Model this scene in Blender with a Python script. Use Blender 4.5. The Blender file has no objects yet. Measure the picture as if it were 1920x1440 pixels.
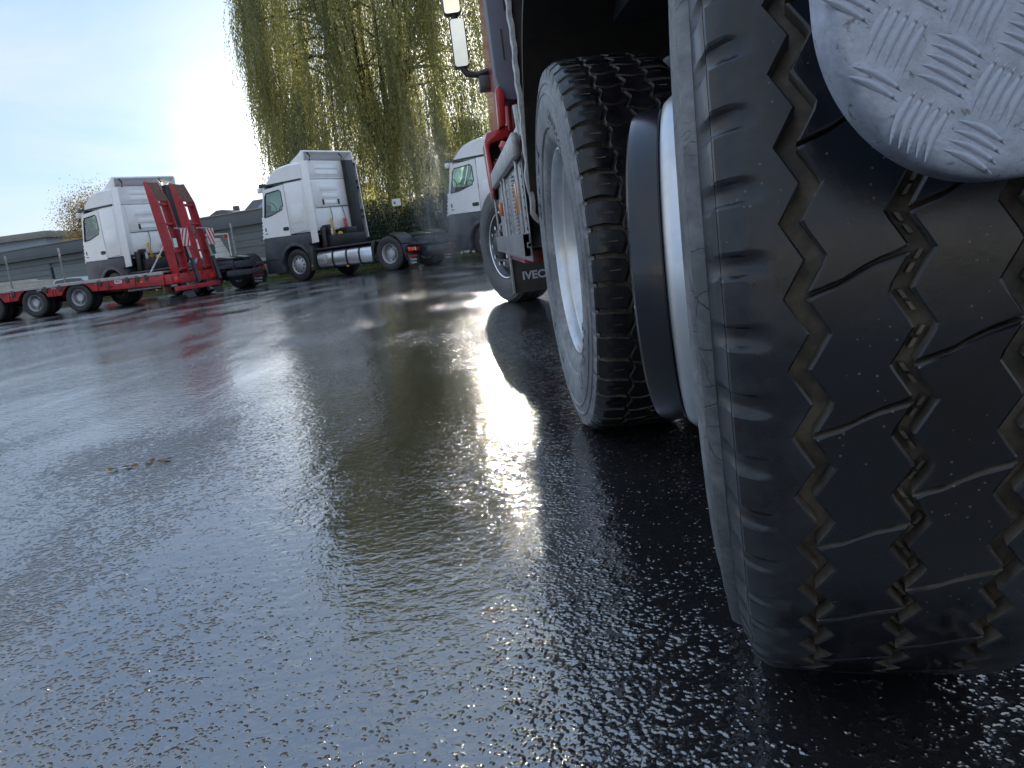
import bpy, bmesh, math, random
import numpy as np
from mathutils import Vector, Matrix, Euler
random.seed(7); rng = np.random.default_rng(7)
S = bpy.context.scene
COL = S.collection
PI = math.pi
rad = math.radians

# ---------------------------------------------------------------- camera
cam_d = bpy.data.cameras.new("camera"); cam = bpy.data.objects.new("camera", cam_d); COL.objects.link(cam)
S.camera = cam
cam_d.sensor_width = 36.0; cam_d.lens = 28.125; cam_d.clip_start = 0.02; cam_d.clip_end = 3000
PITCH, ROLL, YAW, CH = rad(10.49), rad(7.24), rad(2.49), 0.60
fwd = Vector((math.sin(YAW)*math.cos(PITCH), math.cos(YAW)*math.cos(PITCH), -math.sin(PITCH)))
rgt = Vector((math.cos(YAW), -math.sin(YAW), 0)); upv = rgt.cross(fwd)
r2 = rgt*math.cos(ROLL) - upv*math.sin(ROLL); u2 = rgt*math.sin(ROLL) + upv*math.cos(ROLL)
M = Matrix((r2, u2, -fwd)).transposed().to_4x4(); M.translation = Vector((0, 0, CH)); cam.matrix_world = M
cam_d.dof.use_dof = False

# ---------------------------------------------------------------- light
SUN_AZ, SUN_EL = rad(2.4), rad(12.5)     # azimuth clockwise from +Y
sun_dir = Vector((math.sin(SUN_AZ)*math.cos(SUN_EL), math.cos(SUN_AZ)*math.cos(SUN_EL), math.sin(SUN_EL)))
sl = bpy.data.lights.new("sun", 'SUN'); sl.energy = 4.6; sl.angle = rad(0.55); sl.color = (1.0, 0.93, 0.80)
so = bpy.data.objects.new("sun", sl); COL.objects.link(so)
so.rotation_euler = sun_dir.to_track_quat('Z', 'Y').to_euler(); so.location = (0, 30, 20)

S.view_settings.view_transform = 'Standard'; S.view_settings.look = 'None'
S.view_settings.exposure = 1.38; S.view_settings.gamma = 1.0; S.view_settings.use_curve_mapping = False
S.cycles.use_denoising = True
S.cycles.volume_step_rate = 1.0; S.cycles.max_bounces = 8; S.cycles.transparent_max_bounces = 24
S.cycles.caustics_reflective = False; S.cycles.caustics_refractive = False

class NT:
    def __init__(s, tree): s.t = tree
    def n(s, typ, ins=None, **props):
        nd = s.t.nodes.new(typ)
        for k, v in props.items(): setattr(nd, k, v)
        for k, v in (ins or {}).items():
            sock = nd.inputs[k]
            if isinstance(v, bpy.types.NodeSocket): s.t.links.new(v, sock)
            else: sock.default_value = v
        return nd
    def math(s, op, a, b=0.0, c=None, clamp=False):
        nd = s.n('ShaderNodeMath', operation=op, use_clamp=clamp)
        for i, v in enumerate((a, b) if c is None else (a, b, c)):
            if isinstance(v, bpy.types.NodeSocket): s.t.links.new(v, nd.inputs[i])
            else: nd.inputs[i].default_value = v
        return nd.outputs[0]
    def mix(s, f, a, b, dt='RGBA'):
        nd = s.n('ShaderNodeMix', data_type=dt)
        ia, ib = (6, 7) if dt == 'RGBA' else (2, 3)
        for i, v in ((0, f), (ia, a), (ib, b)):
            if isinstance(v, bpy.types.NodeSocket): s.t.links.new(v, nd.inputs[i])
            else:
                if i and dt == 'RGBA' and len(v) == 3: v = (*v, 1)
                nd.inputs[i].default_value = v
        return nd.outputs[2 if dt == 'RGBA' else 0]
    def ramp(s, f, lo, hi, clamp=True):
        nd = s.n('ShaderNodeMapRange', {'From Min': lo, 'From Max': hi}); nd.clamp = clamp
        s.t.links.new(f, nd.inputs['Value']); return nd.outputs[0]
    def noise(s, vec, scale, detail=3.0, rough=0.5, dist=0.0):
        return s.n('ShaderNodeTexNoise', {'Vector': vec, 'Scale': scale, 'Detail': detail, 'Roughness': rough, 'Distortion': dist}).outputs[0]

# world: physical sky with thin high cloud, brighter towards the sun
w = bpy.data.worlds.new("World"); S.world = w; w.use_nodes = True
wt = w.node_tree; wt.nodes.clear(); N = NT(wt)
sky = N.n('ShaderNodeTexSky', sky_type='NISHITA', sun_disc=False, sun_elevation=SUN_EL, sun_rotation=SUN_AZ,
          altitude=50.0, air_density=1.0, dust_density=1.2, ozone_density=1.5)
tc = N.n('ShaderNodeTexCoord')
sep = N.n('ShaderNodeSeparateXYZ', {0: tc.outputs['Generated']})
zc = N.math('MAXIMUM', sep.outputs[2], 0.0)
den = N.math('ADD', zc, 0.09)
cx = N.math('DIVIDE', sep.outputs[0], den); cy = N.math('DIVIDE', sep.outputs[1], den)
cv = N.n('ShaderNodeCombineXYZ', {0: cx, 1: N.math('MULTIPLY', cy, 0.8), 2: 0.0}).outputs[0]
cn = N.noise(cv, 0.55, 7.0, 0.55, 0.6)
cn2 = N.noise(cv, 0.22, 3.0, 0.5, 0.2)
cl = N.math('MULTIPLY', N.ramp(N.math('ADD', cn, N.math('MULTIPLY', cn2, 0.8)), 0.68, 1.02), 0.85)
dotn = N.n('ShaderNodeVectorMath', {0: tc.outputs['Generated'], 1: sun_dir}, operation='DOT_PRODUCT').outputs['Value']
dpos = N.math('MAXIMUM', dotn, 0.0)
g1 = N.math('POWER', dpos, 5.0); g2 = N.math('POWER', dpos, 60.0)
lum = N.math('ADD', N.math('ADD', 4.2, N.math('MULTIPLY', g1, 0.4)), N.math('MULTIPLY', g2, 3.0))
ccol = N.n('ShaderNodeVectorMath', {0: (0.90, 0.95, 1.0)}, operation='SCALE'); wt.links.new(lum, ccol.inputs['Scale'])
skys = N.n('ShaderNodeVectorMath', {0: sky.outputs[0], 1: (0.06, 0.07, 0.085)}, operation='MULTIPLY').outputs[0]
hz = N.math('POWER', N.math('SUBTRACT', 1.0, zc), 9.0)
hzc = N.n('ShaderNodeVectorMath', {0: (1.5, 1.6, 1.2)}, operation='SCALE'); wt.links.new(hz, hzc.inputs['Scale'])
skyb = N.n('ShaderNodeVectorMath', {0: N.n('ShaderNodeVectorMath', {0: skys, 1: (1.6, 2.7, 4.5)}, operation='ADD').outputs[0], 1: hzc.outputs[0]}, operation='ADD').outputs[0]
cdir = Vector((math.sin(rad(-11.0))*math.cos(rad(7.6)), math.cos(rad(-11.0))*math.cos(rad(7.6)), math.sin(rad(7.6))))
dc = N.math('MAXIMUM', N.n('ShaderNodeVectorMath', {0: tc.outputs['Generated'], 1: cdir}, operation='DOT_PRODUCT').outputs['Value'], 0.0)
cloudglow = N.math('MULTIPLY', N.math('ADD', N.math('MULTIPLY', N.math('POWER', dc, 300.0), 6.0), N.math('MULTIPLY', N.math('POWER', dc, 45.0), 0.5)), N.math('ADD', 0.45, N.math('MULTIPLY', cn, 1.1)))
haze_ = N.n('ShaderNodeVectorMath', {0: (1.0, 0.97, 0.92)}, operation='SCALE'); wt.links.new(N.math('ADD', N.math('MULTIPLY', N.math('POWER', dpos, 30.0), 0.7), N.math('ADD', cloudglow, N.math('MULTIPLY', N.math('POWER', dpos, 300.0), 14.0))), haze_.inputs['Scale'])
skyc = N.n('ShaderNodeVectorMath', {0: N.mix(cl, skyb, ccol.outputs[0]), 1: haze_.outputs[0]}, operation='ADD').outputs[0]
bg = N.n('ShaderNodeBackground', {'Color': skyc, 'Strength': 0.085})
wt.links.new(bg.outputs[0], N.n('ShaderNodeOutputWorld').inputs[0])

# ---------------------------------------------------------------- materials
MATS = {}
def pmat(name, col, rough=0.5, metal=0.0, spec=0.5, coat=0.0, nscale=None, nvar=0.25, bump=None, bscale=40.0, dirt=None, dscale=3.0, damt=0.5, rvar=0.0, emit=None, dth=(0.48, 0.72)):
    m = bpy.data.materials.new(name); m.use_nodes = True; t = m.node_tree; t.nodes.clear(); n = NT(t)
    b = n.n('ShaderNodeBsdfPrincipled'); o = n.n('ShaderNodeOutputMaterial'); t.links.new(b.outputs[0], o.inputs[0])
    b.inputs['Roughness'].default_value = rough; b.inputs['Metallic'].default_value = metal
    b.inputs['Specular IOR Level'].default_value = spec; b.inputs['Coat Weight'].default_value = coat; b.inputs['Coat Roughness'].default_value = 0.08
    tcn = n.n('ShaderNodeTexCoord').outputs['Object']
    c = (*col, 1)
    if nscale:
        nz = n.noise(tcn, nscale, 5.0, 0.6)
        lo = tuple(max(0, x*(1-nvar)) for x in col); hi = tuple(min(1, x*(1+nvar)) for x in col)
        c = n.mix(n.ramp(nz, 0.3, 0.7), lo, hi)
    if dirt:
        dz = n.noise(tcn, dscale, 8.0, 0.65, 0.5)
        c = n.mix(n.math('MULTIPLY', n.ramp(dz, *dth), damt), c, dirt)
    if isinstance(c, tuple): b.inputs['Base Color'].default_value = c
    else: t.links.new(c, b.inputs['Base Color'])
    if rvar:
        rz = n.noise(tcn, (nscale or 5)*1.7, 5.0, 0.6)
        t.links.new(n.math('ADD', n.math('MULTIPLY', n.math('SUBTRACT', rz, 0.5), rvar*2), rough, clamp=True), b.inputs['Roughness'])
    if bump:
        bz = n.noise(tcn, bscale, 4.0, 0.6)
        bn = n.n('ShaderNodeBump', {'Height': bz, 'Distance': bump, 'Strength': 1.0}); t.links.new(bn.outputs[0], b.inputs['Normal'])
    if emit:
        b.inputs['Emission Color'].default_value = (*emit[0], 1); b.inputs['Emission Strength'].default_value = emit[1]
    MATS[name] = m; return m

white = pmat('white_paint', (0.88, 0.89, 0.90), 0.30, coat=0.5, nscale=2.0, nvar=0.03, dirt=(0.55, 0.54, 0.52), dscale=2.5, damt=0.22)
dgrey = pmat('dark_grey_plastic', (0.055, 0.062, 0.075), 0.45, nscale=6, nvar=0.2, dirt=(0.14, 0.13, 0.12), damt=0.35)
blackp = pmat('black_plastic', (0.018, 0.018, 0.02), 0.45, nscale=8, nvar=0.3)
chas = pmat('chassis_paint', (0.03, 0.035, 0.05), 0.5, nscale=8, nvar=0.4, dirt=(0.10, 0.09, 0.08), damt=0.5)
alu = pmat('brushed_aluminium', (0.62, 0.64, 0.67), 0.32, metal=0.9, nscale=5, nvar=0.1, rvar=0.1)
steel = pmat('wheel_silver', (0.62, 0.64, 0.67), 0.30, metal=0.75, nscale=9, nvar=0.12, rvar=0.08, dirt=(0.2, 0.19, 0.18), dscale=12, damt=0.25)
steelfar = pmat('wheel_silver_lacquer', (0.45, 0.47, 0.50), 0.4, metal=0.3, nscale=9, nvar=0.15)
galv = pmat('galvanised_steel', (0.47, 0.48, 0.49), 0.45, metal=0.7, nscale=28, nvar=0.3, bump=0.0008, bscale=60, rvar=0.15, dirt=(0.16, 0.15, 0.13), dscale=14, damt=0.5)
redp = pmat('red_paint', (0.50, 0.022, 0.028), 0.30, coat=0.5, nscale=4, nvar=0.12, dirt=(0.12, 0.03, 0.03), damt=0.4)
redt = pmat('trailer_red_paint', (0.45, 0.035, 0.045), 0.45, nscale=5, nvar=0.25, dirt=(0.10, 0.05, 0.04), dscale=4, damt=0.65)
rust = pmat('rusty_steel', (0.16, 0.085, 0.06), 0.75, nscale=14, nvar=0.45, bump=0.004, bscale=30)
wood = pmat('worn_deck_boards', (0.30, 0.28, 0.26), 0.8, nscale=9, nvar=0.35, bump=0.004)
greyst = pmat('light_grey_stripe', (0.42, 0.42, 0.42), 0.5, nscale=9, nvar=0.15, dirt=(0.12, 0.1, 0.1), damt=0.5)
amber = pmat('amber_lens', (0.85, 0.25, 0.02), 0.2, coat=0.6, emit=None)
redl = pmat('red_lens', (0.75, 0.03, 0.02), 0.15, coat=0.8)
yellow = pmat('yellow_hose', (0.75, 0.45, 0.03), 0.4)
redh = pmat('red_hose', (0.6, 0.03, 0.04), 0.4)
chevw = pmat('reflective_white', (0.75, 0.75, 0.75), 0.4); chevr = pmat('reflective_red', (0.65, 0.05, 0.06), 0.4)
letw = pmat('white_print', (0.6, 0.65, 0.7), 0.5); letr = pmat('red_print', (0.7, 0.08, 0.09), 0.5); letg = pmat('pale_grey_print', (0.60, 0.65, 0.72), 0.5)
tyrefar = pmat('tyre_rubber_plain', (0.022, 0.023, 0.026), 0.55, nscale=10, nvar=0.3, dirt=(0.06, 0.055, 0.05), damt=0.4)
clad = pmat('grey_cladding', (0.15, 0.165, 0.175), 0.6, nscale=0.8, nvar=0.12)
clad2 = pmat('grey_fascia', (0.10, 0.11, 0.12), 0.6, nscale=0.8, nvar=0.1)
blueblk = pmat('pale_blue_render', (0.40, 0.47, 0.56), 0.8, nscale=1.2, nvar=0.08)
rooftrim = pmat('roof_edge_trim', (0.24, 0.23, 0.20), 0.7, nscale=2, nvar=0.1)
solar = pmat('solar_panel', (0.05, 0.06, 0.12), 0.25, coat=0.4)
brick = pmat('grey_brown_roof_tiles', (0.10, 0.095, 0.10), 0.8, nscale=6, nvar=0.3)
concrete = pmat('pale_concrete', (0.42, 0.40, 0.36), 0.8, nscale=4, nvar=0.15, bump=0.003)
pane_refl = pmat('pinkish_pane_reflection', (0.42, 0.33, 0.27), 0.8, nscale=3, nvar=0.5)  # mottled brown paints the reflection in the wide window pane
postm = pmat('galvanised_post', (0.33, 0.35, 0.36), 0.5, metal=0.3, nscale=5, nvar=0.15)
wirem = pmat('green_fence_wire', (0.055, 0.085, 0.07), 0.5)
bark = pmat('willow_bark', (0.06, 0.05, 0.038), 0.9, nscale=5, nvar=0.4, bump=0.03, bscale=8)
twig = pmat('dry_twig', (0.20, 0.15, 0.10), 0.9)

def leafmat(name, c1, c2, trans=0.45):
    m = bpy.data.materials.new(name); m.use_nodes = True; t = m.node_tree; t.nodes.clear(); n = NT(t)
    g = n.n('ShaderNodeNewGeometry'); oi = n.n('ShaderNodeTexCoord').outputs['Object']
    nz = n.noise(oi, 0.45, 3.0, 0.6)
    f = n.math('ADD', n.math('MULTIPLY', g.outputs['Random Per Island'], 0.6), n.math('MULTIPLY', n.ramp(nz, 0.3, 0.7), 0.4))
    c = n.mix(f, c1, c2)
    d = n.n('ShaderNodeBsdfDiffuse', {'Color': c}); tr = n.n('ShaderNodeBsdfTranslucent', {'Color': c})
    gl = n.n('ShaderNodeBsdfGlossy', {'Color': (0.5, 0.5, 0.5, 1), 'Roughness': 0.4})
    mx = n.n('ShaderNodeMixShader', {0: trans}); t.links.new(d.outputs[0], mx.inputs[1]); t.links.new(tr.outputs[0], mx.inputs[2])
    m2 = n.n('ShaderNodeMixShader', {0: 0.05}); t.links.new(mx.outputs[0], m2.inputs[1]); t.links.new(gl.outputs[0], m2.inputs[2])
    t.links.new(m2.outputs[0], n.n('ShaderNodeOutputMaterial').inputs[0]); return m
willowm = leafmat('willow_leaf', (0.24, 0.25, 0.09), (0.60, 0.54, 0.20), 0.68)
willowm2 = leafmat('willow_leaf_grey_green', (0.16, 0.19, 0.11), (0.36, 0.39, 0.20), 0.62)
hedgem = leafmat('dark_hedge_leaf', (0.012, 0.028, 0.014), (0.03, 0.055, 0.02), 0.25)
yellm = leafmat('yellow_leaf', (0.20, 0.22, 0.03), (0.48, 0.40, 0.04), 0.55)
autm = leafmat('autumn_leaf', (0.12, 0.09, 0.03), (0.32, 0.22, 0.06), 0.4)
deadm = leafmat('dead_leaf', (0.16, 0.08, 0.03), (0.30, 0.17, 0.06), 0.1)
dryweed = leafmat('dry_weed', (0.12, 0.10, 0.06), (0.24, 0.20, 0.12), 0.3)
grassm = leafmat('grass_blade', (0.04, 0.07, 0.012), (0.09, 0.13, 0.025), 0.5)

def glassmat(name, tint, refl=0.12):
    m = bpy.data.materials.new(name); m.use_nodes = True; t = m.node_tree; t.nodes.clear(); n = NT(t)
    tr = n.n('ShaderNodeBsdfTransparent', {'Color': (*tint, 1)}); gl = n.n('ShaderNodeBsdfGlossy', {'Color': (1, 1, 1, 1), 'Roughness': 0.02})
    fr = n.n('ShaderNodeFresnel', {'IOR': 1.5}).outputs[0]
    mx = n.n('ShaderNodeMixShader', {0: n.math('ADD', fr, refl, clamp=True)})
    t.links.new(tr.outputs[0], mx.inputs[1]); t.links.new(gl.outputs[0], mx.inputs[2])
    t.links.new(mx.outputs[0], n.n('ShaderNodeOutputMaterial').inputs[0]); return m
glass = glassmat('tinted_cab_glass', (0.55, 0.78, 0.70), 0.06)
darkglass = pmat('dark_glass', (0.02, 0.028, 0.03), 0.05, coat=0.5)
mirrorm = pmat('mirror_glass', (0.80, 0.84, 0.88), 0.02, metal=1.0)

# rubber ------------------------------------------------------------------
def rubber(name, base, hi, rough, rvar, crack=True, gloss_mask=True, nscale=9.0):
    m = bpy.data.materials.new(name); m.use_nodes = True; t = m.node_tree; t.nodes.clear(); n = NT(t)
    b = n.n('ShaderNodeBsdfPrincipled'); t.links.new(b.outputs[0], n.n('ShaderNodeOutputMaterial').inputs[0])
    v = n.n('ShaderNodeTexCoord').outputs['Object']
    big = n.noise(v, nscale, 6.0, 0.6, 0.3); fine = n.noise(v, 90.0, 4.0, 0.6)
    f = n.ramp(n.math('ADD', n.math('MULTIPLY', big, 0.75), n.math('MULTIPLY', fine, 0.25)), 0.42, 0.62)
    c = n.mix(f, base, hi)
    spk = n.n('ShaderNodeTexVoronoi', {'Vector': v, 'Scale': 120.0}, feature='F1'); 
    sm = n.math('LESS_THAN', spk.outputs['Distance'], 0.12); 
    sm = n.math('MULTIPLY', sm, n.math('GREATER_THAN', n.noise(v, 14.0, 2.0), 0.52))
    c = n.mix(n.math('MULTIPLY', sm, 0.6), c, (0.16, 0.16, 0.15))
    t.links.new(c, b.inputs['Base Color'])
    t.links.new(n.math('ADD', n.math('MULTIPLY', n.ramp(big, 0.35, 0.65), rvar), rough, clamp=True), b.inputs['Roughness'])
    h = n.math('MULTIPLY', fine, 0.25)
    if crack:
        mp = n.n('ShaderNodeMapping', {'Vector': v, 'Scale': (0.12, 1.0, 1.0)}).outputs[0]
        dv = n.n('ShaderNodeVectorMath', {0: mp, 1: n.n('ShaderNodeVectorMath', {0: n.n('ShaderNodeTexNoise', {'Vector': v, 'Scale': 30.0}).outputs[1], 1: (0.02, 0.02, 0.02)}, operation='MULTIPLY').outputs[0]}, operation='ADD').outputs[0]
        vo = n.n('ShaderNodeTexVoronoi', {'Vector': dv, 'Scale': 26.0}, feature='DISTANCE_TO_EDGE')
        cr = n.math('MULTIPLY', n.ramp(vo.outputs['Distance'], 0.012, 0.0), n.ramp(n.noise(v, 7.0, 2.0), 0.46, 0.56))
        h = n.math('SUBTRACT', h, n.math('MULTIPLY', cr, 1.6))
    bn = n.n('ShaderNodeBump', {'Height': h, 'Distance': 0.0007, 'Strength': 1.0}); t.links.new(bn.outputs[0], b.inputs['Normal'])
    return m
tread_gloss = rubber('dressed_tread_rubber', (0.002, 0.003, 0.005), (0.006, 0.009, 0.015), 0.05, 0.30, crack=False, nscale=6.0)
tread_dust = rubber('groove_rubber_dusty', (0.07, 0.06, 0.05), (0.20, 0.17, 0.135), 0.6, 0.2, crack=False, nscale=26)
side_grey = rubber('weathered_sidewall_rubber', (0.09, 0.10, 0.11), (0.26, 0.27, 0.28), 0.42, 0.25)
side_mid = rubber('greyed_sidewall_rubber', (0.12, 0.13, 0.145), (0.31, 0.32, 0.335), 0.45, 0.2)
shoulder_m = rubber('worn_shoulder_rubber', (0.008, 0.010, 0.014), (0.034, 0.038, 0.045), 0.22, 0.28, crack=False, nscale=14)
tread_black = rubber('dressed_lug_rubber', (0.0025, 0.003, 0.004), (0.008, 0.009, 0.011), 0.22, 0.25, crack=False, nscale=12)
side_front = rubber('front_tyre_rubber', (0.045, 0.048, 0.052), (0.10, 0.105, 0.11), 0.4, 0.2, crack=False)

# ---------------------------------------------------------------- mesh helpers
class MB:
    def __init__(s): s.v = []; s.f = []; s.m = []
    def add(s, verts, faces, mi=0):
        o = len(s.v); s.v += [tuple(p) for p in verts]; s.f += [tuple(i+o for i in f) for f in faces]; s.m += [mi]*len(faces); return s
    def box(s, x0, x1, y0, y1, z0, z1, mi=0):
        v = [(x, y, z) for x in (x0, x1) for y in (y0, y1) for z in (z0, z1)]
        return s.add(v, [(0,1,3,2),(4,6,7,5),(0,4,5,1),(2,3,7,6),(0,2,6,4),(1,5,7,3)], mi)
    def prism(s, poly, lo, hi, axis=1, mi=0):
        n = len(poly); v = []
        for h in (lo, hi):
            for (a, c) in poly:
                v.append({0: (h, a, c), 1: (a, h, c), 2: (a, c, h)}[axis])
        f = [tuple(range(n))[::-1], tuple(range(n, 2*n))] + [(i, (i+1) % n, n+(i+1) % n, n+i) for i in range(n)]
        return s.add(v, f, mi)
    def tube(s, path, r, n=8, mi=0, r2=None):
        path = [Vector(p) for p in path]; L = len(path); v = []; 
        for i, p in enumerate(path):
            t = (path[min(i+1, L-1)]-path[max(i-1, 0)]).normalized()
            a = t.cross(Vector((0, 0, 1)) if abs(t.z) < 0.9 else Vector((1, 0, 0))).normalized(); b = t.cross(a)
            rr = r if r2 is None else r+(r2-r)*i/(L-1)
            for k in range(n):
                q = 2*PI*k/n; v.append(p+a*rr*math.cos(q)+b*rr*math.sin(q))
        f = [(i*n+k, i*n+(k+1) % n, (i+1)*n+(k+1) % n, (i+1)*n+k) for i in range(L-1) for k in range(n)]
        f += [tuple(range(n))[::-1], tuple(range((L-1)*n, L*n))]
        return s.add(v, f, mi)
    def lathe(s, prof, n=48, mi=0, c=(0, 0, 0), a0=0.0, a1=2*PI, disp=None, mis=None):
        full = abs(a1-a0-2*PI) < 1e-6; K = n if full else n+1; v = []; P = len(prof)
        for k in range(K):
            th = a0+(a1-a0)*k/n; ct, st = math.cos(th), math.sin(th)
            for i, (x, r) in enumerate(prof):
                if disp: x, r = disp(i, x, r, th)
                v.append((c[0]+x, c[1]+r*ct, c[2]+r*st))
        o = len(s.v); s.v += v
        for k in range(n):
            k2 = (k+1) % K
            for i in range(P-1):
                s.f.append((o+k*P+i, o+k*P+i+1, o+k2*P+i+1, o+k2*P+i)); s.m.append(mis[i] if mis else mi)
        return s
    def build(s, name, mats, parent=None, smooth=None, bevel=0.0, loc=None, rot=None, seg=2, weld=0):
        me = bpy.data.meshes.new(name); me.from_pydata(s.v, [], s.f)
        for mm in (mats if isinstance(mats, (list, tuple)) else [mats]): me.materials.append(mm)
        me.polygons.foreach_set('material_index', s.m)
        if weld:
            bm = bmesh.new(); bm.from_mesh(me); bmesh.ops.remove_doubles(bm, verts=bm.verts, dist=weld); bm.to_mesh(me); bm.free()
        if bevel or smooth is None:
            bm = bmesh.new(); bm.from_mesh(me)
            bmesh.ops.recalc_face_normals(bm, faces=bm.faces)
            if bevel:
                ed = [e for e in bm.edges if len(e.link_faces) == 2 and e.calc_face_angle(0) > rad(28)]
                bmesh.ops.bevel(bm, geom=ed, offset=bevel, segments=seg, affect='EDGES', profile=0.5, clamp_overlap=True)
            bm.to_mesh(me); bm.free()
        if smooth or bevel:
            me.polygons.foreach_set('use_smooth', [True]*len(me.polygons)); me.set_sharp_from_angle(angle=rad(smooth if smooth else 35))
        me.update()
        o = bpy.data.objects.new(name, me); COL.objects.link(o)
        if parent: o.parent = parent
        if loc is not None: o.location = loc
        if rot is not None: o.rotation_euler = rot
        return o
def B(*a, mat, name, parent=None, bevel=0.0, **k): return MB().box(*a).build(name, mat, parent, bevel=bevel, **k)
def empty(name, loc=(0, 0, 0), rz=0.0, parent=None):
    o = bpy.data.objects.new(name, None); COL.objects.link(o); o.location = loc; o.rotation_euler = (0, 0, rz); o.empty_display_size = 0.2
    if parent: o.parent = parent
    return o
def tag(o, label=None, cat=None, group=None, kind=None):
    if label: o['label'] = label
    if cat: o['category'] = cat
    if group: o['group'] = group
    if kind: o['kind'] = kind
    return o
def copy_tree(o, parent=None):
    c = o.copy(); COL.objects.link(c)
    if parent: c.parent = parent
    for ch in [x for x in KIDS(o)]: copy_tree(ch, c)
    return c
def KIDS(o): return [x for x in list(bpy.data.objects) if x.parent is o]
def text(name, body, size, mat, parent, loc, rot, extrude=0.002, sx=1.0, align='LEFT', heavy=0.0):
    c = bpy.data.curves.new(name, 'FONT'); c.body = body; c.size = size; c.extrude = extrude; c.align_x = align; c.offset = heavy
    c.materials.append(mat); tmp = bpy.data.objects.new(name, c); COL.objects.link(tmp)
    me = bpy.data.meshes.new_from_object(tmp.evaluated_get(bpy.context.evaluated_depsgraph_get())); bpy.data.objects.remove(tmp)
    o = bpy.data.objects.new(name, me); COL.objects.link(o); o.parent = parent; o.location = loc; o.rotation_euler = rot; o.scale = (sx, 1, 1); return tag(o, kind='stuff')

# ---------------------------------------------------------------- asphalt ground
def asphalt():
    m = bpy.data.materials.new('wet_asphalt'); m.use_nodes = True; t = m.node_tree; t.nodes.clear(); n = NT(t)
    b = n.n('ShaderNodeBsdfPrincipled'); t.links.new(b.outputs[0], n.n('ShaderNodeOutputMaterial').inputs[0])
    v = n.n('ShaderNodeTexCoord').outputs['Object']
    rotm = n.n('ShaderNodeMapping', {'Vector': v, 'Rotation': (0, 0, rad(40)), 'Scale': (1.0, 0.28, 1.0)}).outputs[0]
    warp = n.n('ShaderNodeVectorMath', {0: v, 1: n.n('ShaderNodeVectorMath', {0: n.n('ShaderNodeTexNoise', {'Vector': v, 'Scale': 60.0, 'Detail': 2.0}).outputs[1], 1: (0.004, 0.004, 0.0)}, operation='MULTIPLY').outputs[0]}, operation='ADD').outputs[0]
    vo = n.n('ShaderNodeTexVoronoi', {'Vector': warp, 'Scale': 120.0, 'Smoothness': 0.6, 'Randomness': 1.0}, feature='SMOOTH_F1')
    vc = n.n('ShaderNodeTexVoronoi', {'Vector': warp, 'Scale': 120.0, 'Randomness': 1.0}, feature='F1')
    stone = n.ramp(vo.outputs['Distance'], 0.70, 0.0)                  # 1 at the top of a stone
    rnd = n.n('ShaderNodeSeparateColor', {0: vc.outputs['Color']})
    st_h = n.math('MULTIPLY', stone, n.math('ADD', 0.45, n.math('MULTIPLY', rnd.outputs[0], 0.55)))
    mid = n.noise(v, 26.0, 3.0, 0.55)
    vo2 = n.n('ShaderNodeTexVoronoi', {'Vector': warp, 'Scale': 62.0, 'Smoothness': 0.5, 'Randomness': 1.0}, feature='SMOOTH_F1')
    grain = n.math('ADD', n.math('ADD', n.math('MULTIPLY', st_h, 0.44), n.math('MULTIPLY', n.ramp(vo2.outputs['Distance'], 0.7, 0.0), 0.26)), n.math('MULTIPLY', mid, 0.5))
    lanes = n.noise(rotm, 1.3, 4.0, 0.55, 0.4)
    big = n.noise(v, 0.55, 3.0, 0.5)
    level = n.math('ADD', n.math('MULTIPLY', lanes, 0.75), n.math('MULTIPLY', big, 0.55))
    level = n.math('ADD', n.ramp(level, 0.46, 0.86), 0.0)
    level = n.math('ADD', n.math('MULTIPLY', level, 0.78), 0.10)
    ripple = n.math('MULTIPLY', n.math('MULTIPLY', n.noise(v, 38.0, 3.0, 0.55), 0.16), n.ramp(level, 1.0, 0.55))
    film = n.math('SMOOTH_MAX', grain, n.math('ADD', level, ripple), 0.13)
    film = n.math('ADD', film, n.math('MULTIPLY', n.ramp(level, 0.95, 0.35), n.math('ADD', n.math('MULTIPLY', n.noise(v, 13.0, 3.0, 0.6), 0.20), n.math('MULTIPLY', n.noise(v, 3.2, 3.0, 0.6), 0.22))))
    dry = n.ramp(n.math('SUBTRACT', grain, level), 0.02, 0.22)         # stones standing out of the film
    bn = n.n('ShaderNodeBump', {'Height': film, 'Distance': 0.0135, 'Strength': 1.0}); t.links.new(bn.outputs[0], b.inputs['Normal'])
    dark = n.mix(n.noise(v, 3.0, 4.0), (0.012, 0.013, 0.015), (0.026, 0.027, 0.030))
    pick = n.math('GREATER_THAN', rnd.outputs[1], 0.955)
    scol = n.mix(rnd.outputs[2], (0.20, 0.21, 0.22), (0.13, 0.085, 0.05))
    c = n.mix(n.math('MULTIPLY', pick, n.ramp(vc.outputs['Distance'], 0.42, 0.25)), dark, scol)
    dustz = n.math('MULTIPLY', n.ramp(n.noise(rotm, 0.9, 5.0, 0.6), 0.56, 0.75), 0.35)
    c = n.mix(dustz, c, (0.060, 0.052, 0.045))
    t.links.new(c, b.inputs['Base Color'])
    t.links.new(n.math('ADD', n.math('MULTIPLY', dry, 0.10), 0.085), b.inputs['Roughness'])
    b.inputs['IOR'].default_value = 3.0; b.inputs['Specular IOR Level'].default_value = 0.5
    return m
asph = asphalt()
yard = MB(); yard.add([(-60, -12, 0), (40, -12, 0), (40, 29.2, 0), (-60, 39.5, 0)], [(0, 1, 2, 3)])
yard = yard.build('yard', asph, smooth=1); tag(yard, 'wide wet black asphalt yard with puddles and glittering film of water', kind='structure')
gmat = pmat('far_ground', (0.07, 0.075, 0.05), 0.9, nscale=0.3, nvar=0.3)
gnd = MB(); gnd.add([(-900, -400, -0.03), (900, -400, -0.03), (900, 1500, -0.03), (-900, 1500, -0.03)], [(0, 1, 2, 3)])
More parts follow.
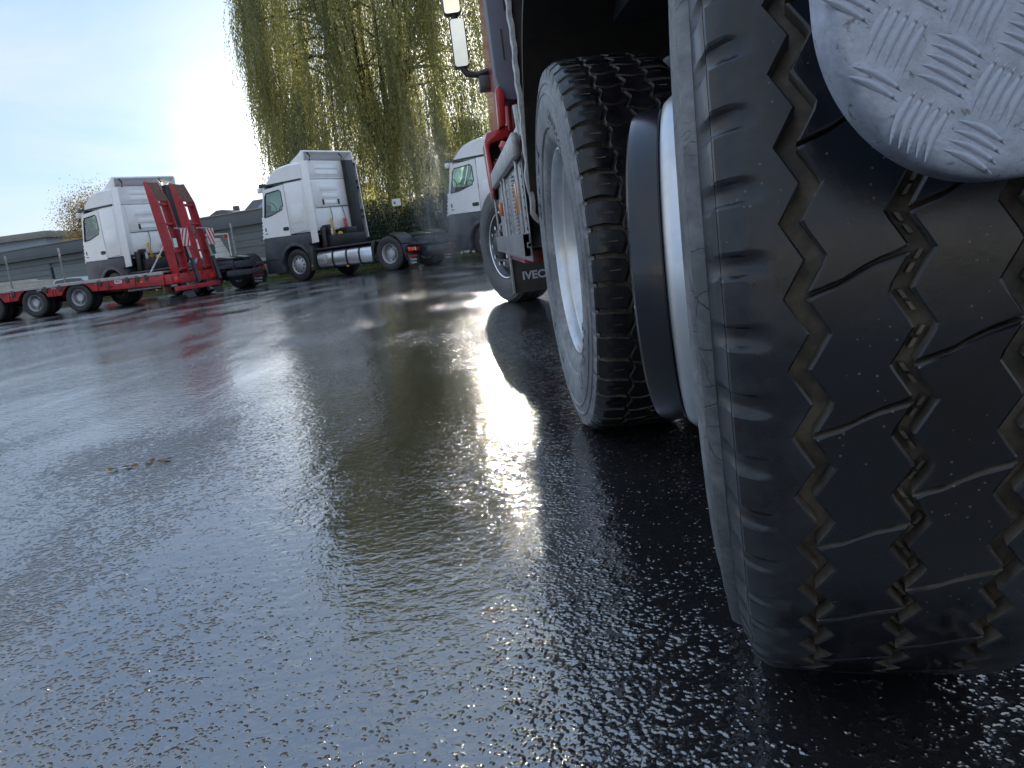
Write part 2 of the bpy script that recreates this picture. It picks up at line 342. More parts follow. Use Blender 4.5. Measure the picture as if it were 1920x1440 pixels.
tag(gnd.build('ground', gmat, smooth=1), 'flat land reaching away beyond the yard', kind='structure')
# fence line direction
FX0, FY0, FX1, FY1 = -30.0, 39.4, 8.0, 28.2
fdir = Vector((FX1-FX0, FY1-FY0, 0)).normalized(); fnor = Vector((-fdir.y, fdir.x, 0))
def fp(s, off=0.0, z=0.0):
    p = Vector((FX0, FY0, 0))+fdir*s+fnor*off; p.z = z; return p
FL = math.hypot(FX1-FX0, FY1-FY0)
vb = [fp(-25, -1.5), fp(FL+30, -1.5), fp(FL+30, 0.9), fp(-25, 0.9)]
vm = MB(); vm.add([(p.x, p.y, 0.004) for p in vb]+[(p.x, p.y, 0.07) for p in vb], [(4,5,6,7),(0,1,5,4),(1,2,6,5),(2,3,7,6),(3,0,4,7)])
tag(vm.build('verge', pmat('verge_soil', (0.06, 0.075, 0.03), 0.9, nscale=3, nvar=0.4), smooth=None), 'narrow grass verge running along the foot of the fence', kind='structure')
pv = [fp(-25, 0.92), fp(FL+30, 0.92), fp(FL+30, 16), fp(-25, 16)]
pm = MB(); pm.add([(p.x, p.y, 0.008) for p in pv], [(0, 1, 2, 3)])
tag(pm.build('pavement', concrete, smooth=1), 'pale concrete pavement between fence and grey building', kind='structure')

def blades(name, pts, h, mat, wd=0.012):
    n = len(pts); V = np.zeros((n*3, 3)); a = rng.uniform(0, 2*PI, n); hh = h*rng.uniform(0.5, 1.2, n)
    V[0::3] = pts+np.stack([np.cos(a)*wd, np.sin(a)*wd, 0*a], 1); V[1::3] = pts-np.stack([np.cos(a)*wd, np.sin(a)*wd, 0*a], 1)
    V[2::3] = pts+np.stack([rng.normal(0, .03, n), rng.normal(0, .03, n), hh], 1)
    return rawmesh(name, V, np.arange(n*3).reshape(n, 3), mat)
def rawmesh(name, V, F, mat, parent=None):
    me = bpy.data.meshes.new(name); F = np.asarray(F); k = F.shape[1]
    me.vertices.add(len(V)); me.vertices.foreach_set('co', np.asarray(V, dtype=np.float32).ravel())
    me.loops.add(F.size); me.loops.foreach_set('vertex_index', F.ravel().astype(np.int32))
    me.polygons.add(len(F)); me.polygons.foreach_set('loop_start', np.arange(0, F.size, k, dtype=np.int32))
    try: me.polygons.foreach_set('loop_total', np.full(len(F), k, dtype=np.int32))
    except Exception: pass
    me.update(calc_edges=True); me.validate()
    me.materials.append(mat); o = bpy.data.objects.new(name, me); COL.objects.link(o)
    if parent: o.parent = parent
    return o
q = []
for i in range(14000):
    p = fp(rng.uniform(4, FL), rng.uniform(-1.45, 0.85), 0.07); q.append(p)
tag(blades('grass', np.array([tuple(p) for p in q]), 0.13, grassm), 'short bright green grass on the verge along the fence', 'grass', kind='stuff')

# ---------------------------------------------------------------- tyres with real tread
def tri(u):    # triangle wave, period 1, range -1..1
    u = u % 1.0; return 4*u-1 if u < 0.5 else 3-4*u
def tread_blocks(mb, R, rows, nb, depth, crown, Tn, Sn, chamf=0.0014):
    dth = 2*PI/nb
    for row in rows:
        gf = row['gap']/(R*dth)
        Ss = [0.0, 0.035]+[0.035+0.93*i/Sn for i in range(1, Sn)]+[0.965, 1.0]
        Ts = sorted(set([0.0, 0.02, 0.98, 1.0]+[i/Tn for i in range(1, Tn)]))
        if 'Tn' in row:
            Ss = [0.0, 0.03]+[0.03+0.94*i/row['Sn'] for i in range(1, row['Sn'])]+[0.97, 1.0]; Ts = [i/row['Tn'] for i in range(row['Tn']+1)]
        ns, nt = len(Ss), len(Ts)
        for k in range(nb):
            o = len(mb.v); jit = random.uniform(-0.0004, 0.0003) if gf > 0 else 0.0
            for i, s in enumerate(Ss):
                for j, tt in enumerate(Ts):
                    th = (k+row.get('off', 0)+gf/2+tt*(1-gf)+row['skew'](s))*dth
                    x = row['L'](th)*(1-s)+row['R'](th)*s
                    e = (i in (0, ns-1)) or (j in (0, nt-1) and row['gap'] > 0)
                    r = R+crown(x)+jit-(chamf if e else 0.0)
                    if row.get('notch') and x < -0.098:
                        u = (th*60/(2*PI)) % 1.0; d_ = max(0.0, 1-((u-0.5)/0.17)**2); r -= 0.0095*math.sqrt(d_)*((-x-0.098)/0.0325)**0.7
                    mb.v.append((x, r*math.cos(th), r*math.sin(th)))
            for i in range(ns-1):
                for j in range(nt-1):
                    mb.f.append((o+i*nt+j, o+i*nt+j+1, o+(i+1)*nt+j+1, o+(i+1)*nt+j)); mb.m.append(row.get('top', 0))
            per = [(i, 0) for i in range(ns)]+[(ns-1, j) for j in range(1, nt)]+[(i, nt-1) for i in range(ns-2, -1, -1)]+[(0, j) for j in range(nt-2, 0, -1)]
            o2 = len(mb.v); dd = row.get('depth', depth)
            for (i, j) in per:
                x, y, z = mb.v[o+i*nt+j]; r = math.hypot(y, z); f = (r-dd)/r
                mb.v.append((x, y*f, z*f))
            L = len(per)
            for a in range(L):
                b = (a+1) % L; (i1, j1), (i2, j2) = per[a], per[b]
                if row['gap'] <= 0 and j1 == j2 and j1 in (0, nt-1): continue
                mi = row.get('outer', 1) if (i1 == 0 and i2 == 0) else 1
                mb.f.append((o+i1*nt+j1, o+i2*nt+j2, o2+b, o2+a)); mb.m.append(mi)

def near_tyre(parent):
    R = 0.532
    mb = MB(); NZ = 60
    def crown(x):
        a = abs(x); return -0.005*(a/0.13)**2-(0.010*((a-0.106)/0.025)**2 if a > 0.106 else 0.0)
    def zz(c, ph=0.0): return lambda th: c+0.0082*tri(NZ*th/(2*PI)+ph)
    g = 0.0072; cs = (-0.071, 0.0, 0.071)
    sk = lambda s: 0.0 if s < 0.001 else -(0.25*(0.33*s/0.4 if s < 0.4 else (0.33+0.34*(s-0.4)/0.15 if s < 0.55 else 0.67+0.33*(s-0.55)/0.45)))
    def edge(c, sgn): 
        z_ = zz(c); return lambda th: z_(th)+sgn*g
    rows = [dict(L=lambda th: -0.1305, R=edge(cs[0], -1), skew=lambda s: 0.0, gap=0.0, top=3, notch=True, Tn=48, Sn=10),
            dict(L=edge(cs[0], 1), R=edge(cs[1], -1), skew=sk, gap=0.0042, off=0.0),
            dict(L=edge(cs[1], 1), R=edge(cs[2], -1), skew=sk, gap=0.0042, off=0.5),
            dict(L=edge(cs[2], 1), R=lambda th: 0.1305, skew=lambda s: 0.0, gap=0.0, top=3)]
    # material 0 gloss top, 1 dusty groove, 2 sidewall, 3 shoulder
    tread_blocks(mb, R, rows, 30, 0.0135, crown, 16, 6)
    mb.lathe([(-0.129, R-0.036), (-0.11, R-0.0175), (0.11, R-0.0175), (0.129, R-0.036)], 240, 1)
    # stone ejectors in the middle groove
    for k in range(360):
        if k % 3 == 2: continue
        th = 2*PI*(k+0.1)/360; th2 = 2*PI*(k+0.8)/360
        for c in (0.0,):
            v = []
            for (t_, w_) in ((th, 0.0016), (th2, 0.0016)):
                xc = c+0.0082*tri(NZ*t_/(2*PI)); 
                for (dx, rr) in ((-w_, R-0.016), (-w_, R-0.008), (w_, R-0.008), (w_, R-0.016)):
                    v.append((xc+dx, rr*math.cos(t_), rr*math.sin(t_)))
            mb.add(v, [(0,1,5,4),(1,2,6,5),(2,3,7,6),(0,3,2,1),(4,5,6,7)], 1)
    tr = mb.build('tread', [tread_gloss, tread_dust, side_grey, shoulder_m], parent, smooth=22, weld=1e-5)
    sm = MB()
    prof = [(-0.160, R-0.034), (-0.1672, R-0.0185), (-0.1690, R-0.026), (-0.1712, R-0.034), (-0.1745, R-0.043), (-0.1755, R-0.050), (-0.1800, R-0.0515), (-0.1835, R-0.055), (-0.1840, R-0.061), (-0.1812, R-0.063),
            (-0.1815, R-0.074), (-0.1850, R-0.0765), (-0.1868, R-0.081), (-0.1862, R-0.085), (-0.1835, R-0.087), (-0.1875, R-0.100), (-0.1915, R-0.118), (-0.1925, R-0.140), (-0.190, R-0.165), (-0.186, R-0.185),
            (-0.181, R-0.187), (-0.178, R-0.205), (-0.168, R-0.225), (-0.155, R-0.232)]
    def disp(i, x, r, th):
        if 1 <= i <= 4:
            u = (th*60/(2*PI)) % 1.0; d = max(0.0, 1-((u-0.5)/0.17)**2)
            w_ = {1: 0.7, 2: 1.0, 3: 1.0, 4: 0.55}[i]; s_ = 1.0
            x += 0.004*math.sqrt(d)*w_*(1 if i > 1 else 0); r -= 0.0085*math.sqrt(d)*(1.0 if i == 1 else 0.35 if i == 2 else 0)
        return x, r
    prof = [(-(0.131+(abs(x)-0.1672)*1.4), r) for x, r in prof]
    sm.lathe(prof, 960, 0, disp=disp, mis=[1, 1, 1, 1, 1]+[0]*(len(prof)-6))
    sm.lathe([(-x, r) for x, r in prof], 120, 0)
    sm.build('sidewall', [side_grey, shoulder_m], parent, smooth=32)

def lug_tyre(parent, hi=True):
    R = 0.530; mb = MB(); NB = 50
    def crown(x): a = abs(x); return -0.004*(a/0.13)**2-(0.006*((a-0.11)/0.022)**2 if a > 0.11 else 0)
    def zz(c, amp, ph=0.0): return lambda th: c+amp*tri(NB*th/(2*PI)+ph)
    gz = 0.0038
    e = lambda c, amp, ph, s: (lambda th: c+amp*tri(NB*th/(2*PI)+ph)+s*gz)
    rows = [dict(L=lambda th: -0.146, R=e(-0.064, 0.007, 0.0, -1), skew=lambda s: 0.10*abs(s-0.5)*2*(1 if s > .5 else .3), gap=0.0135, off=0.0, outer=2, depth=0.026),
            dict(L=e(-0.064, 0.007, 0.0, 1), R=e(0.0, 0.009, 0.5, -1), skew=lambda s: -0.30*abs(s-0.4), gap=0.0085, off=0.35),
            dict(L=e(0.0, 0.009, 0.5, 1), R=e(0.064, 0.007, 0.0, -1), skew=lambda s: -0.30*abs(s-0.6), gap=0.0085, off=0.75),
            dict(L=e(0.064, 0.007, 0.0, 1), R=lambda th: 0.146, skew=lambda s: -0.12*s, gap=0.0135, off=0.15, depth=0.026)]
    tread_blocks(mb, R, rows, NB, 0.021, crown, 8, 4, 0.0018)
    mb.lathe([(-0.1455, R-0.045), (-0.132, R-0.021), (0.132, R-0.021), (0.1455, R-0.045)], 160, 1)
    # raised siping bars: one thin wear bar in the face of every shoulder lug
    for k in range(NB):
        th = 2*PI*(k+0.55)/NB
        for xc in (-0.095, 0.095):
            v = []
            for (dx, dt) in ((-0.013, -0.0022), (0.013, -0.0022), (0.013, 0.0022), (-0.013, 0.0022)):
                r = R+crown(xc)+0.0006; v.append((xc+dx, r*math.cos(th+dt), r*math.sin(th+dt)))
            mb.add(v, [(0, 1, 2, 3)], 1)
    mb.build('tread', [tread_black, tread_dust, side_mid], parent, smooth=22)
    sm = MB()
    prof = [(-0.140, R-0.030), (-0.1465, R-0.022), (-0.149, R-0.034), (-0.150, R-0.048), (-0.1535, R-0.051), (-0.1542, R-0.056), (-0.1515, R-0.059), (-0.1550, R-0.075), (-0.1580, R-0.078), (-0.1578, R-0.083), (-0.1555, R-0.085),
            (-0.1588, R-0.100), (-0.1592, R-0.122), (-0.157, R-0.150), (-0.153, R-0.172), (-0.1475, R-0.176), (-0.146, R-0.195), (-0.137, R-0.215), (-0.122, R-0.231)]
    # notched buttress that follows the lugs
    def disp(i, x, r, th):
        if i in (1, 2):
            u = (th*NB/(2*PI)) % 1.0; d = 1.0 if 0.40 < ((u+0.42) % 1.0) < 0.66 else 0.0
            x += 0.008*d*(1 if i == 1 else 0.6)
        return x, r
    sm.lathe(prof, 736, 0, disp=disp); sm.lathe([(-x, r) for x, r in prof], 96, 0)
    sm.build('sidewall', side_mid, parent, smooth=32)
    # embossed lettering ring on the sidewall
    lm_ = MB(); random.seed(3)
    for base, cnt, hgt in ((0.3, 9, 0.032), (1.9, 7, 0.032), (3.6, 9, 0.032), (5.2, 6, 0.018)):
        for i in range(cnt):
            th = base+i*0.075; wd = 0.022; r0 = 0.385
            strokes = random.choice([[(0, 0, 0, 1), (1, 0, 1, 1), (0, .5, 1, .5)], [(0, 0, 0, 1), (0, 1, 1, 1), (0, 0, 1, 0), (0, .5, .8, .5)], [(0, 0, .5, 1), (.5, 1, 1, 0)], [(0, 0, 0, 1), (0, 1, 1, 1), (1, 1, 1, 0), (1, 0, 0, 0)]])
            for (ax, ar, bx, br) in strokes:
                pth = []
                for (ux, ur) in ((ax, ar), (bx, br)):
                    r = r0+ur*hgt; t_ = th+ux*wd/r0; pth.append((-0.1585, r*math.cos(t_), r*math.sin(t_)))
                lm_.tube(pth, 0.0022, 4)
    tag(lm_.build('embossed_lettering', side_mid, parent, smooth=40), kind='stuff')
random.seed(7)

# ---------------------------------------------------------------- the near truck
truck = empty('heavy_truck', (1.55, 4.0, 0.0))
tag(truck, 'huge red truck at right, seen from behind its rear left wheels', 'truck')
TX, TY = 1.55, 4.0
def tp(name): # part empties sit in truck space
    return empty(name, (0, 0, 0), 0, truck)
def T(mb, name, mat, parent=truck, **k):       # mesh given in world coordinates, parented to the truck
    if parent is truck: mb.v = [(x-TX, y-TY, z) for x, y, z in mb.v]
    return mb.build(name, mat, parent, **k)

# rear steered wheel (nearest)
wn = empty('wheel', (0.490-TX, 1.051-TY, 0.528), -0.337, truck); tag(wn, 'nearest wheel with zigzag grooved glossy tread, black hub cover and silver hub ring')
near_tyre(wn)
MB().lathe([(-0.1160, 0.303), (-0.1240, 0.301), (-0.1270, 0.295), (-0.1220, 0.289), (-0.1060, 0.286), (-0.0860, 0.275), (-0.0660, 0.262), (-0.0960, 0.250), (-0.1440, 0.236), (-0.1460, 0.2305)], 96).build('rim', steel, wn, smooth=40)
MB().lathe([(-0.1110, 0.2315), (-0.1660, 0.2300), (-0.1870, 0.2265), (-0.1970, 0.2185), (-0.2010, 0.205), (-0.2010, 0.12)], 128).build('hub_ring', steel, wn, smooth=40)
MB().lathe([(-0.1995, 0.202), (-0.2005, 0.2125), (-0.2025, 0.2140), (-0.2290, 0.2125), (-0.2375, 0.209), (-0.2410, 0.200), (-0.2390, 0.12), (-0.2390, 0.0)], 128).build('hub_cover', pmat('black_hub_lacquer', (0.008, 0.011, 0.02), 0.22, coat=0.25, nscale=7, nvar=0.3, rvar=0.06), wn, smooth=40)

def deep_rim(parent, mat):
    MB().lathe([(-0.120, 0.304), (-0.129, 0.302), (-0.132, 0.296), (-0.127, 0.289), (-0.112, 0.285), (-0.100, 0.2835), (-0.095, 0.276), (-0.06, 0.268), (-0.055, 0.262), (0.03, 0.258), (0.055, 0.262), (0.085, 0.262), (0.10, 0.25), (0.105, 0.20), (0.09, 0.150), (0.085, 0.13)], 128).build('rim', mat, parent, smooth=40)
    hb = MB(); hb.lathe([(0.085, 0.14), (0.02, 0.135), (-0.01, 0.12), (-0.02, 0.09), (-0.02, 0.0)], 48)
    for k in range(10):
        a = 2*PI*k/10; hb.tube([(0.095, 0.168*math.cos(a), 0.168*math.sin(a)), (0.045, 0.168*math.cos(a), 0.168*math.sin(a))], 0.016, 6)
    hb.build('hub', mat, parent, smooth=40)
wm = empty('wheel', (0.446-TX, 2.374-TY, 0.527), 0.0, truck); tag(wm, 'drive wheel with chunky black lug tread, pale dusty sidewall and deep silver rim')
lug_tyre(wm); deep_rim(wm, steel)
def copy_wheel(src, loc, rz):
    c = src.copy(); COL.objects.link(c); c.parent = truck; c.location = loc; c.rotation_euler = (0, 0, rz)
    if 'label' in c: del c['label']
    for ch in KIDS(src):
        d = ch.copy(); COL.objects.link(d); d.parent = c
    return c
copy_wheel(wm, (0.796-TX, 2.374-TY, 0.527), PI)
copy_wheel(wm, (2.66-TX, 2.374-TY, 0.527), PI); copy_wheel(wm, (2.31-TX, 2.374-TY, 0.527), 0)
copy_wheel(wn, (2.56-TX, 1.051-TY, 0.528), PI-0.30)
# front wheel
wf = empty('wheel', (0.52-TX, 7.414-TY, 0.515), 0.36, truck); tag(wf, 'turned front wheel with plain dark sidewall and chromed wheel nuts')
R = 0.518
MB().lathe([(-0.128, R-0.010), (-0.146, R-0.020), (-0.150, R-0.045), (-0.153, R-0.047), (-0.152, R-0.060), (-0.1585, R-0.10), (-0.158, R-0.14), (-0.150, R-0.175), (-0.146, R-0.178), (-0.14, R-0.2), (-0.125, R-0.215)], 128).build('sidewall', side_front, wf, smooth=32)
fr = MB(); fr.lathe([(-0.128, R-0.010), (-0.118, R-0.0), (-0.066, R+0.002), (-0.064, R-0.012), (-0.056, R-0.012), (-0.054, R+0.003), (-0.004, R+0.003), (-0.002, R-0.012), (0.006, R-0.012), (0.008, R+0.003), (0.055, R+0.003), (0.057, R-0.012), (0.065, R-0.012), (0.067, R+0.002), (0.118, R), (0.128, R-0.010)], 96)
fr.lathe([(0.128, R-0.010), (0.150, R-0.045), (0.1585, R-0.11), (0.150, R-0.175), (0.125, R-0.215)], 64)
fr.build('tread', side_front, wf, smooth=40)
MB().lathe([(-0.120, 0.302), (-0.131, 0.300), (-0.134, 0.293), (-0.125, 0.285), (-0.105, 0.280), (-0.09, 0.262), (-0.06, 0.255), (-0.07, 0.235), (-0.115, 0.200), (-0.125, 0.150), (-0.120, 0.12)], 96).build('rim', pmat('dark_rim_paint', (0.10, 0.105, 0.115), 0.3, metal=0.6, nscale=9, nvar=0.3), wf, smooth=40)
pmat('chromed_rim', (0.7, 0.72, 0.75), 0.12, metal=1.0)
MB().lathe([(-0.1215, 0.304), (-0.1335, 0.302), (-0.1365, 0.295), (-0.131, 0.287)], 96).build('rim_flange', MATS['chromed_rim'], wf, smooth=40)
fh = MB(); fh.lathe([(-0.12, 0.125), (-0.165, 0.12), (-0.18, 0.10), (-0.185, 0.0)], 40); fh.build('hub', blackp, wf, smooth=40)
nut0 = None
for k in range(10):
    a = 2*PI*k/10; c_, s_ = math.cos(a)*0.168, math.sin(a)*0.168
    if nut0 is None: nut0 = nt_ = MB().tube([(0, 0, 0), (-0.030, 0, 0), (-0.045, 0, 0)], 0.019, 6).build('wheel_nut', MATS['chromed_rim'], wf, smooth=30)
    else: nt_ = nut0.copy(); COL.objects.link(nt_)
    nt_.location = (-0.120, c_, s_)

# chassis and body above
c_ = MB()
c_.box(1.05, 1.13, 0.55, 8.2, 0.78, 1.08); c_.box(1.97, 2.05, 0.55, 8.2, 0.78, 1.08)
for y in (0.7, 1.7, 3.0, 4.4, 5.8): c_.box(1.12, 1.98, y, y+0.12, 0.84, 1.02)
T(c_, 'chassis', chas, bevel=0.006)
for y, z in ((1.051, 0.528), (2.374, 0.527), (7.414, 0.515)): T(MB().tube([(0.75, y, z), (2.4, y, z)], 0.075, 12), 'axle', chas, smooth=40)
bd = MB(); bd.prism([(0.62, 1.36), (6.05, 1.36), (6.05, 2.75), (0.62, 2.75)], 0.60, 2.72, axis=0)
T(bd, 'body', redp, bevel=0.02)
for i in range(9): T(MB().box(0.575, 0.60, 0.9+i*0.6, 1.02+i*0.6, 1.40, 2.70), 'body_rib', redp, bevel=0.006)
bs2 = MB(); bs2.box(0.30, 0.59, 0.62, 3.12, 1.50, 2.75); T(bs2, 'body_side', redp, bevel=0.02)
sb = MB(); sb.box(0.60, 2.5, 0.55, 6.05, 1.24, 1.355); T(sb, 'subframe', chas, bevel=0.006)

# mudguard arch over the drive wheel: black shell with a galvanised wavy lip
def arch(cy, cz, R_, x0, x1, a0, a1, n=40, thick=0.02):
    m_ = MB(); v = []
    for i in range(n+1):
        a = a0+(a1-a0)*i/n
        for (x, r) in ((x0, R_), (x1, R_), (x1, R_+thick), (x0, R_+thick)):
            v.append((x, cy+r*math.cos(a), cz+r*math.sin(a)))
    f = []
    for i in range(n):
        for k in range(4): f.append((i*4+k, i*4+(k+1) % 4, (i+1)*4+(k+1) % 4, (i+1)*4+k))
    f += [(0, 1, 2, 3), (n*4+3, n*4+2, n*4+1, n*4)]
    m_.add(v, f); return m_
guardm = pmat('mudguard_plastic', (0.022, 0.018, 0.015), 0.65, nscale=12, nvar=0.5, dirt=(0.07, 0.055, 0.045), dscale=5, damt=0.7)
g_ = arch(2.374, 0.55, 0.80, 0.30, 1.02, rad(12), rad(95)); 
T(g_, 'mudguard', guardm, smooth=40)
# front curtain of the mudguard: a hanging board with a rounded bottom corner, galvanised edge
cur = MB(); poly = [(0.303, 0.72), (0.306, 0.66), (0.325, 0.622), (0.365, 0.606), (1.02, 0.60), (1.02, 1.62), (0.297, 1.62)]
cur.prism(poly, 3.17, 3.195, axis=1)
T(cur, 'mudguard_curtain', guardm, bevel=0.004)
lip = MB(); pts = []
for i in range(40):
    z = 0.605+i*0.022
    wob = 0.004*math.sin(i*1.7)+0.003*math.sin(i*0.61+1); bulge = 0.012*math.exp(-((z-0.80)/0.05)**2)-0.010*math.exp(-((z-0.74)/0.03)**2)
    pts.append((0.296+wob*0.5-bulge*0.7 if z > 0.66 else 0.296+(0.66-z)*0.9, 3.16, z))
v = []; 
for (x, y, z) in pts: v += [(x, y-0.012, z), (x+0.016, y-0.012, z), (x+0.016, y+0.05, z), (x, y+0.05, z)]
f = [(i*4+k, i*4+(k+1) % 4, (i+1)*4+(k+1) % 4, (i+1)*4+k) for i in range(len(pts)-1) for k in range(4)]+[(0, 1, 2, 3), (4*len(pts)-1, 4*len(pts)-2, 4*len(pts)-3, 4*len(pts)-4)]
lip.add(v, f); T(lip, 'mudguard_lip', galv, smooth=40)
g2 = arch(1.051, 0.55, 0.86, 0.30, 1.02, rad(62), rad(110)); T(g2, 'mudguard', guardm, smooth=40)

# side guard
T(MB().box(0.30, 0.335, 3.78, 6.35, 0.945, 1.055), 'guard_rail', galv, bevel=0.008)
gb = MB(); gb.box(0.30, 0.304, 3.80, 6.38, 0.488, 0.598); gb.box(0.304, 0.336, 3.80, 6.38, 0.594, 0.598); gb.box(0.304, 0.336, 3.80, 6.38, 0.488, 0.492)
gb.box(0.332, 0.336, 3.80, 6.38, 0.555, 0.594); gb.box(0.332, 0.336, 3.80, 6.38, 0.492, 0.530); gb.box(0.318, 0.336, 3.80, 6.38, 0.5301, 0.534); gb.box(0.318, 0.322, 3.80, 6.38, 0.534, 0.551); gb.box(0.318, 0.336, 3.80, 6.38, 0.551, 0.5549)
T(gb, 'guard_rail', alu, smooth=30)
T(MB().box(0.345, 0.350, 3.9, 6.2, 0.46, 1.10), 'backing_plate', galv, bevel=0.002)
hp = MB()  # black discs imitate the dark of holes through the backing plate
for k in range(9):
    for yy in (3.98, 4.15, 4.62, 5.1, 5.6): hp.tube([(0.3449, yy, 0.62+k*0.05), (0.3425, yy, 0.62+k*0.05)], 0.008, 8)
tag(T(hp, 'plate_hole', blackp), kind='stuff')
for (y0, z0, y1, z1) in ((6.28, 0.60, 6.32, 0.95), (4.95, 0.60, 4.99, 0.95), (3.95, 0.60, 3.99, 0.95)):
    T(MB().box(0.316, 0.330, y0, y1, z0, z1-0.004), 'guard_post', galv, bevel=0.004)
T(MB().box(0.326, 0.343, 4.20, 4.33, 0.70, 0.86), 'marker_light', amber, bevel=0.005)
T(MB().box(0.322, 0.343, 5.78, 5.92, 0.74, 0.83), 'marker_light', amber, bevel=0.005)
st = MB()
for i in range(16): st.box(0.325, 0.342, 4.45, 4.49, 0.60+i*0.02, 0.612+i*0.02)
tag(T(st, 'spring_coil', galv, bevel=0.002), kind='stuff')
T(MB().tube([(0.325, 5.3, 0.52), (0.325, 5.3, 0.98)], 0.007), 'guard_strut', galv, smooth=40)
T(MB().box(0.36, 0.62, 4.6, 5.7, 0.43, 0.50), 'tool_tray', redp, bevel=0.006)
T(MB().box(0.42, 0.95, 4.1, 5.9, 0.52, 1.05), 'battery_box', galv, bevel=0.01)
# mud flap of the front wheel with the maker's lettering
fl = T(MB().box(0.385, 0.86, 6.50, 6.515, 0.13, 0.50), 'mud_flap', pmat('grey_brown_flap', (0.055, 0.050, 0.047), 0.6, nscale=14, nvar=0.3), bevel=0.004)
text('lettering', 'IVECO', 0.088, letg, fl, (0.475-TX, 6.498-TY, 0.235), (PI/2, 0, 0), 0.001, 1.05, heavy=0.003)
T(MB().box(0.385, 0.405, 6.47, 6.50, 0.13, 0.52), 'flap_strip', galv, bevel=0.003)
# cab
cp = [(6.35, 1.02), (8.75, 1.02), (8.80, 2.0), (8.62, 3.1), (8.4, 3.35), (6.45, 3.35), (6.35, 2.9)]
cb = MB(); n_ = len(cp); v = []
for (x0) in (0.47, 2.63):
    for (y, z) in cp:
        t_ = (z-1.02)/2.33; x = x0+(0.07*t_ if x0 < 1 else -0.07*t_); v.append((x, y, z))
cb.add(v, [tuple(range(n_))[::-1], tuple(range(n_, 2*n_))]+[(i, (i+1) % n_, n_+(i+1) % n_, n_+i) for i in range(n_)])
T(cb, 'cab', redp, bevel=0.05, seg=3)
# rear-facing grey air fairing with slots
fa = MB(); fa.prism([(0.425, 1.72), (0.470, 1.56), (0.62, 1.54), (0.66, 1.52), (0.66, 2.9), (0.415, 2.9)], 6.05, 6.34, axis=1)
fair = T(fa, 'air_fairing', pmat('blue_grey_plastic', (0.12, 0.145, 0.19), 0.5, nscale=4, nvar=0.12), bevel=0.012)
sl_ = MB(); sl_.box(0.498, 0.508, 6.045, 6.052, 1.83, 2.04); sl_.box(0.565, 0.575, 6.045, 6.052, 1.84, 2.08); sl_.box(0.540, 0.552, 6.045, 6.052, 2.16, 2.5)
T(sl_, 'vent_slot', blackp)
T(MB().tube([(0.60, 6.18, z/100) for z in range(118, 156, 2)], 0.028, 10), 'hose', blackp, smooth=40)
hr = MB()
for i in range(14): hr.lathe([(-0.004, 0.034), (0.004, 0.034)], 12, 0, c=(0, 0, 0)) if 0 else hr.tube([(0.60, 6.18, 1.20+i*0.024), (0.60, 6.18, 1.208+i*0.024)], 0.036, 10)
tag(T(hr, 'hose_rib', blackp, smooth=40), kind='stuff')
# red entry step housing with a dark mouth
sh = MB(); sh.prism([(0.285, 1.28), (0.31, 1.345), (0.47, 1.385), (0.47, 1.30), (0.33, 1.27), (0.315, 1.24), (0.325, 0.98), (0.300, 0.88)], 6.05, 6.45, axis=1)
T(sh, 'step_housing', redp, bevel=0.006)
T(MB().box(0.33, 0.47, 6.42, 6.47, 0.88, 1.30), 'step_recess', blackp)
T(MB().prism([(0.40, 1.36), (0.455, 1.38), (0.47, 1.60), (0.43, 1.66), (0.405, 1.62)], 6.0, 6.30, axis=1), 'cab_corner', redp, bevel=0.012)
T(MB().tube([(0.345, 6.10, 0.98), (0.348, 6.10, 1.14)], 0.018, 10), 'red_cylinder', redp, smooth=40)
T(MB().tube([(0.365, 5.6, 1.09), (0.40, 5.6, 1.17), (0.42, 5.6, 1.2)], 0.05, 12), 'red_reservoir', redp, smooth=40)
bk = MB(); bk.tube([(0.40, 4.3, 1.06), (0.39, 4.3, 1.25)], 0.022, 8); bk.box(0.33, 0.42, 4.2, 4.5, 1.06, 1.09); T(bk, 'bracket', galv, smooth=40)
# mirrors
mh = MB()
def rrect(cx, cz, w_, h_, r, n=5):
    p_ = []
    for (sx, sz, a0) in ((1, 1, 0), (-1, 1, 90), (-1, -1, 180), (1, -1, 270)):
        for i in range(n+1):
            a = rad(a0+90*i/n); p_.append((cx+sx*(w_/2-r)+r*math.cos(a), cz+sz*(h_/2-r)+r*math.sin(a)))
    return p_
marm = pmat('mirror_shell', (0.05, 0.052, 0.055), 0.35, coat=0.3)
mr = T(MB().prism(rrect(0.262, 2.435, 0.150, 0.44, 0.03), 8.06, 8.16, axis=1), 'mirror', marm, bevel=0.006)
mg = MB().prism(rrect(0.262, 2.435, 0.128, 0.415, 0.026), 8.052, 8.0595, axis=1); mg.v = [(x-TX, y-TY-0.020-(z-(2.435 if z < 2.68 else 2.815))*math.tan(rad(6.5))-(x-0.25)*0.10, z) for x, y, z in mg.v]; mg.build('mirror_glass', mirrorm, mr, smooth=1)
mr2 = T(MB().prism(rrect(0.235, 2.815, 0.170, 0.24, 0.03), 8.06, 8.16, axis=1), 'mirror', marm, bevel=0.006)
mg = MB().prism(rrect(0.235, 2.815, 0.148, 0.215, 0.026), 8.052, 8.0595, axis=1); mg.v = [(x-TX, y-TY-0.020-(z-(2.435 if z < 2.68 else 2.815))*math.tan(rad(6.5))-(x-0.25)*0.10, z) for x, y, z in mg.v]; mg.build('mirror_glass', mirrorm, mr2, smooth=1)
T(MB().tube([(0.25, 8.1, 2.64), (0.25, 8.1, 2.71)], 0.035, 10), 'mirror_joint', blackp, smooth=40)
T(MB().tube([(0.26, 8.1, 2.23), (0.30, 8.1, 2.16), (0.40, 8.1, 2.14), (0.52, 8.1, 2.17)], 0.032, 10), 'mirror_arm', marm, smooth=40)
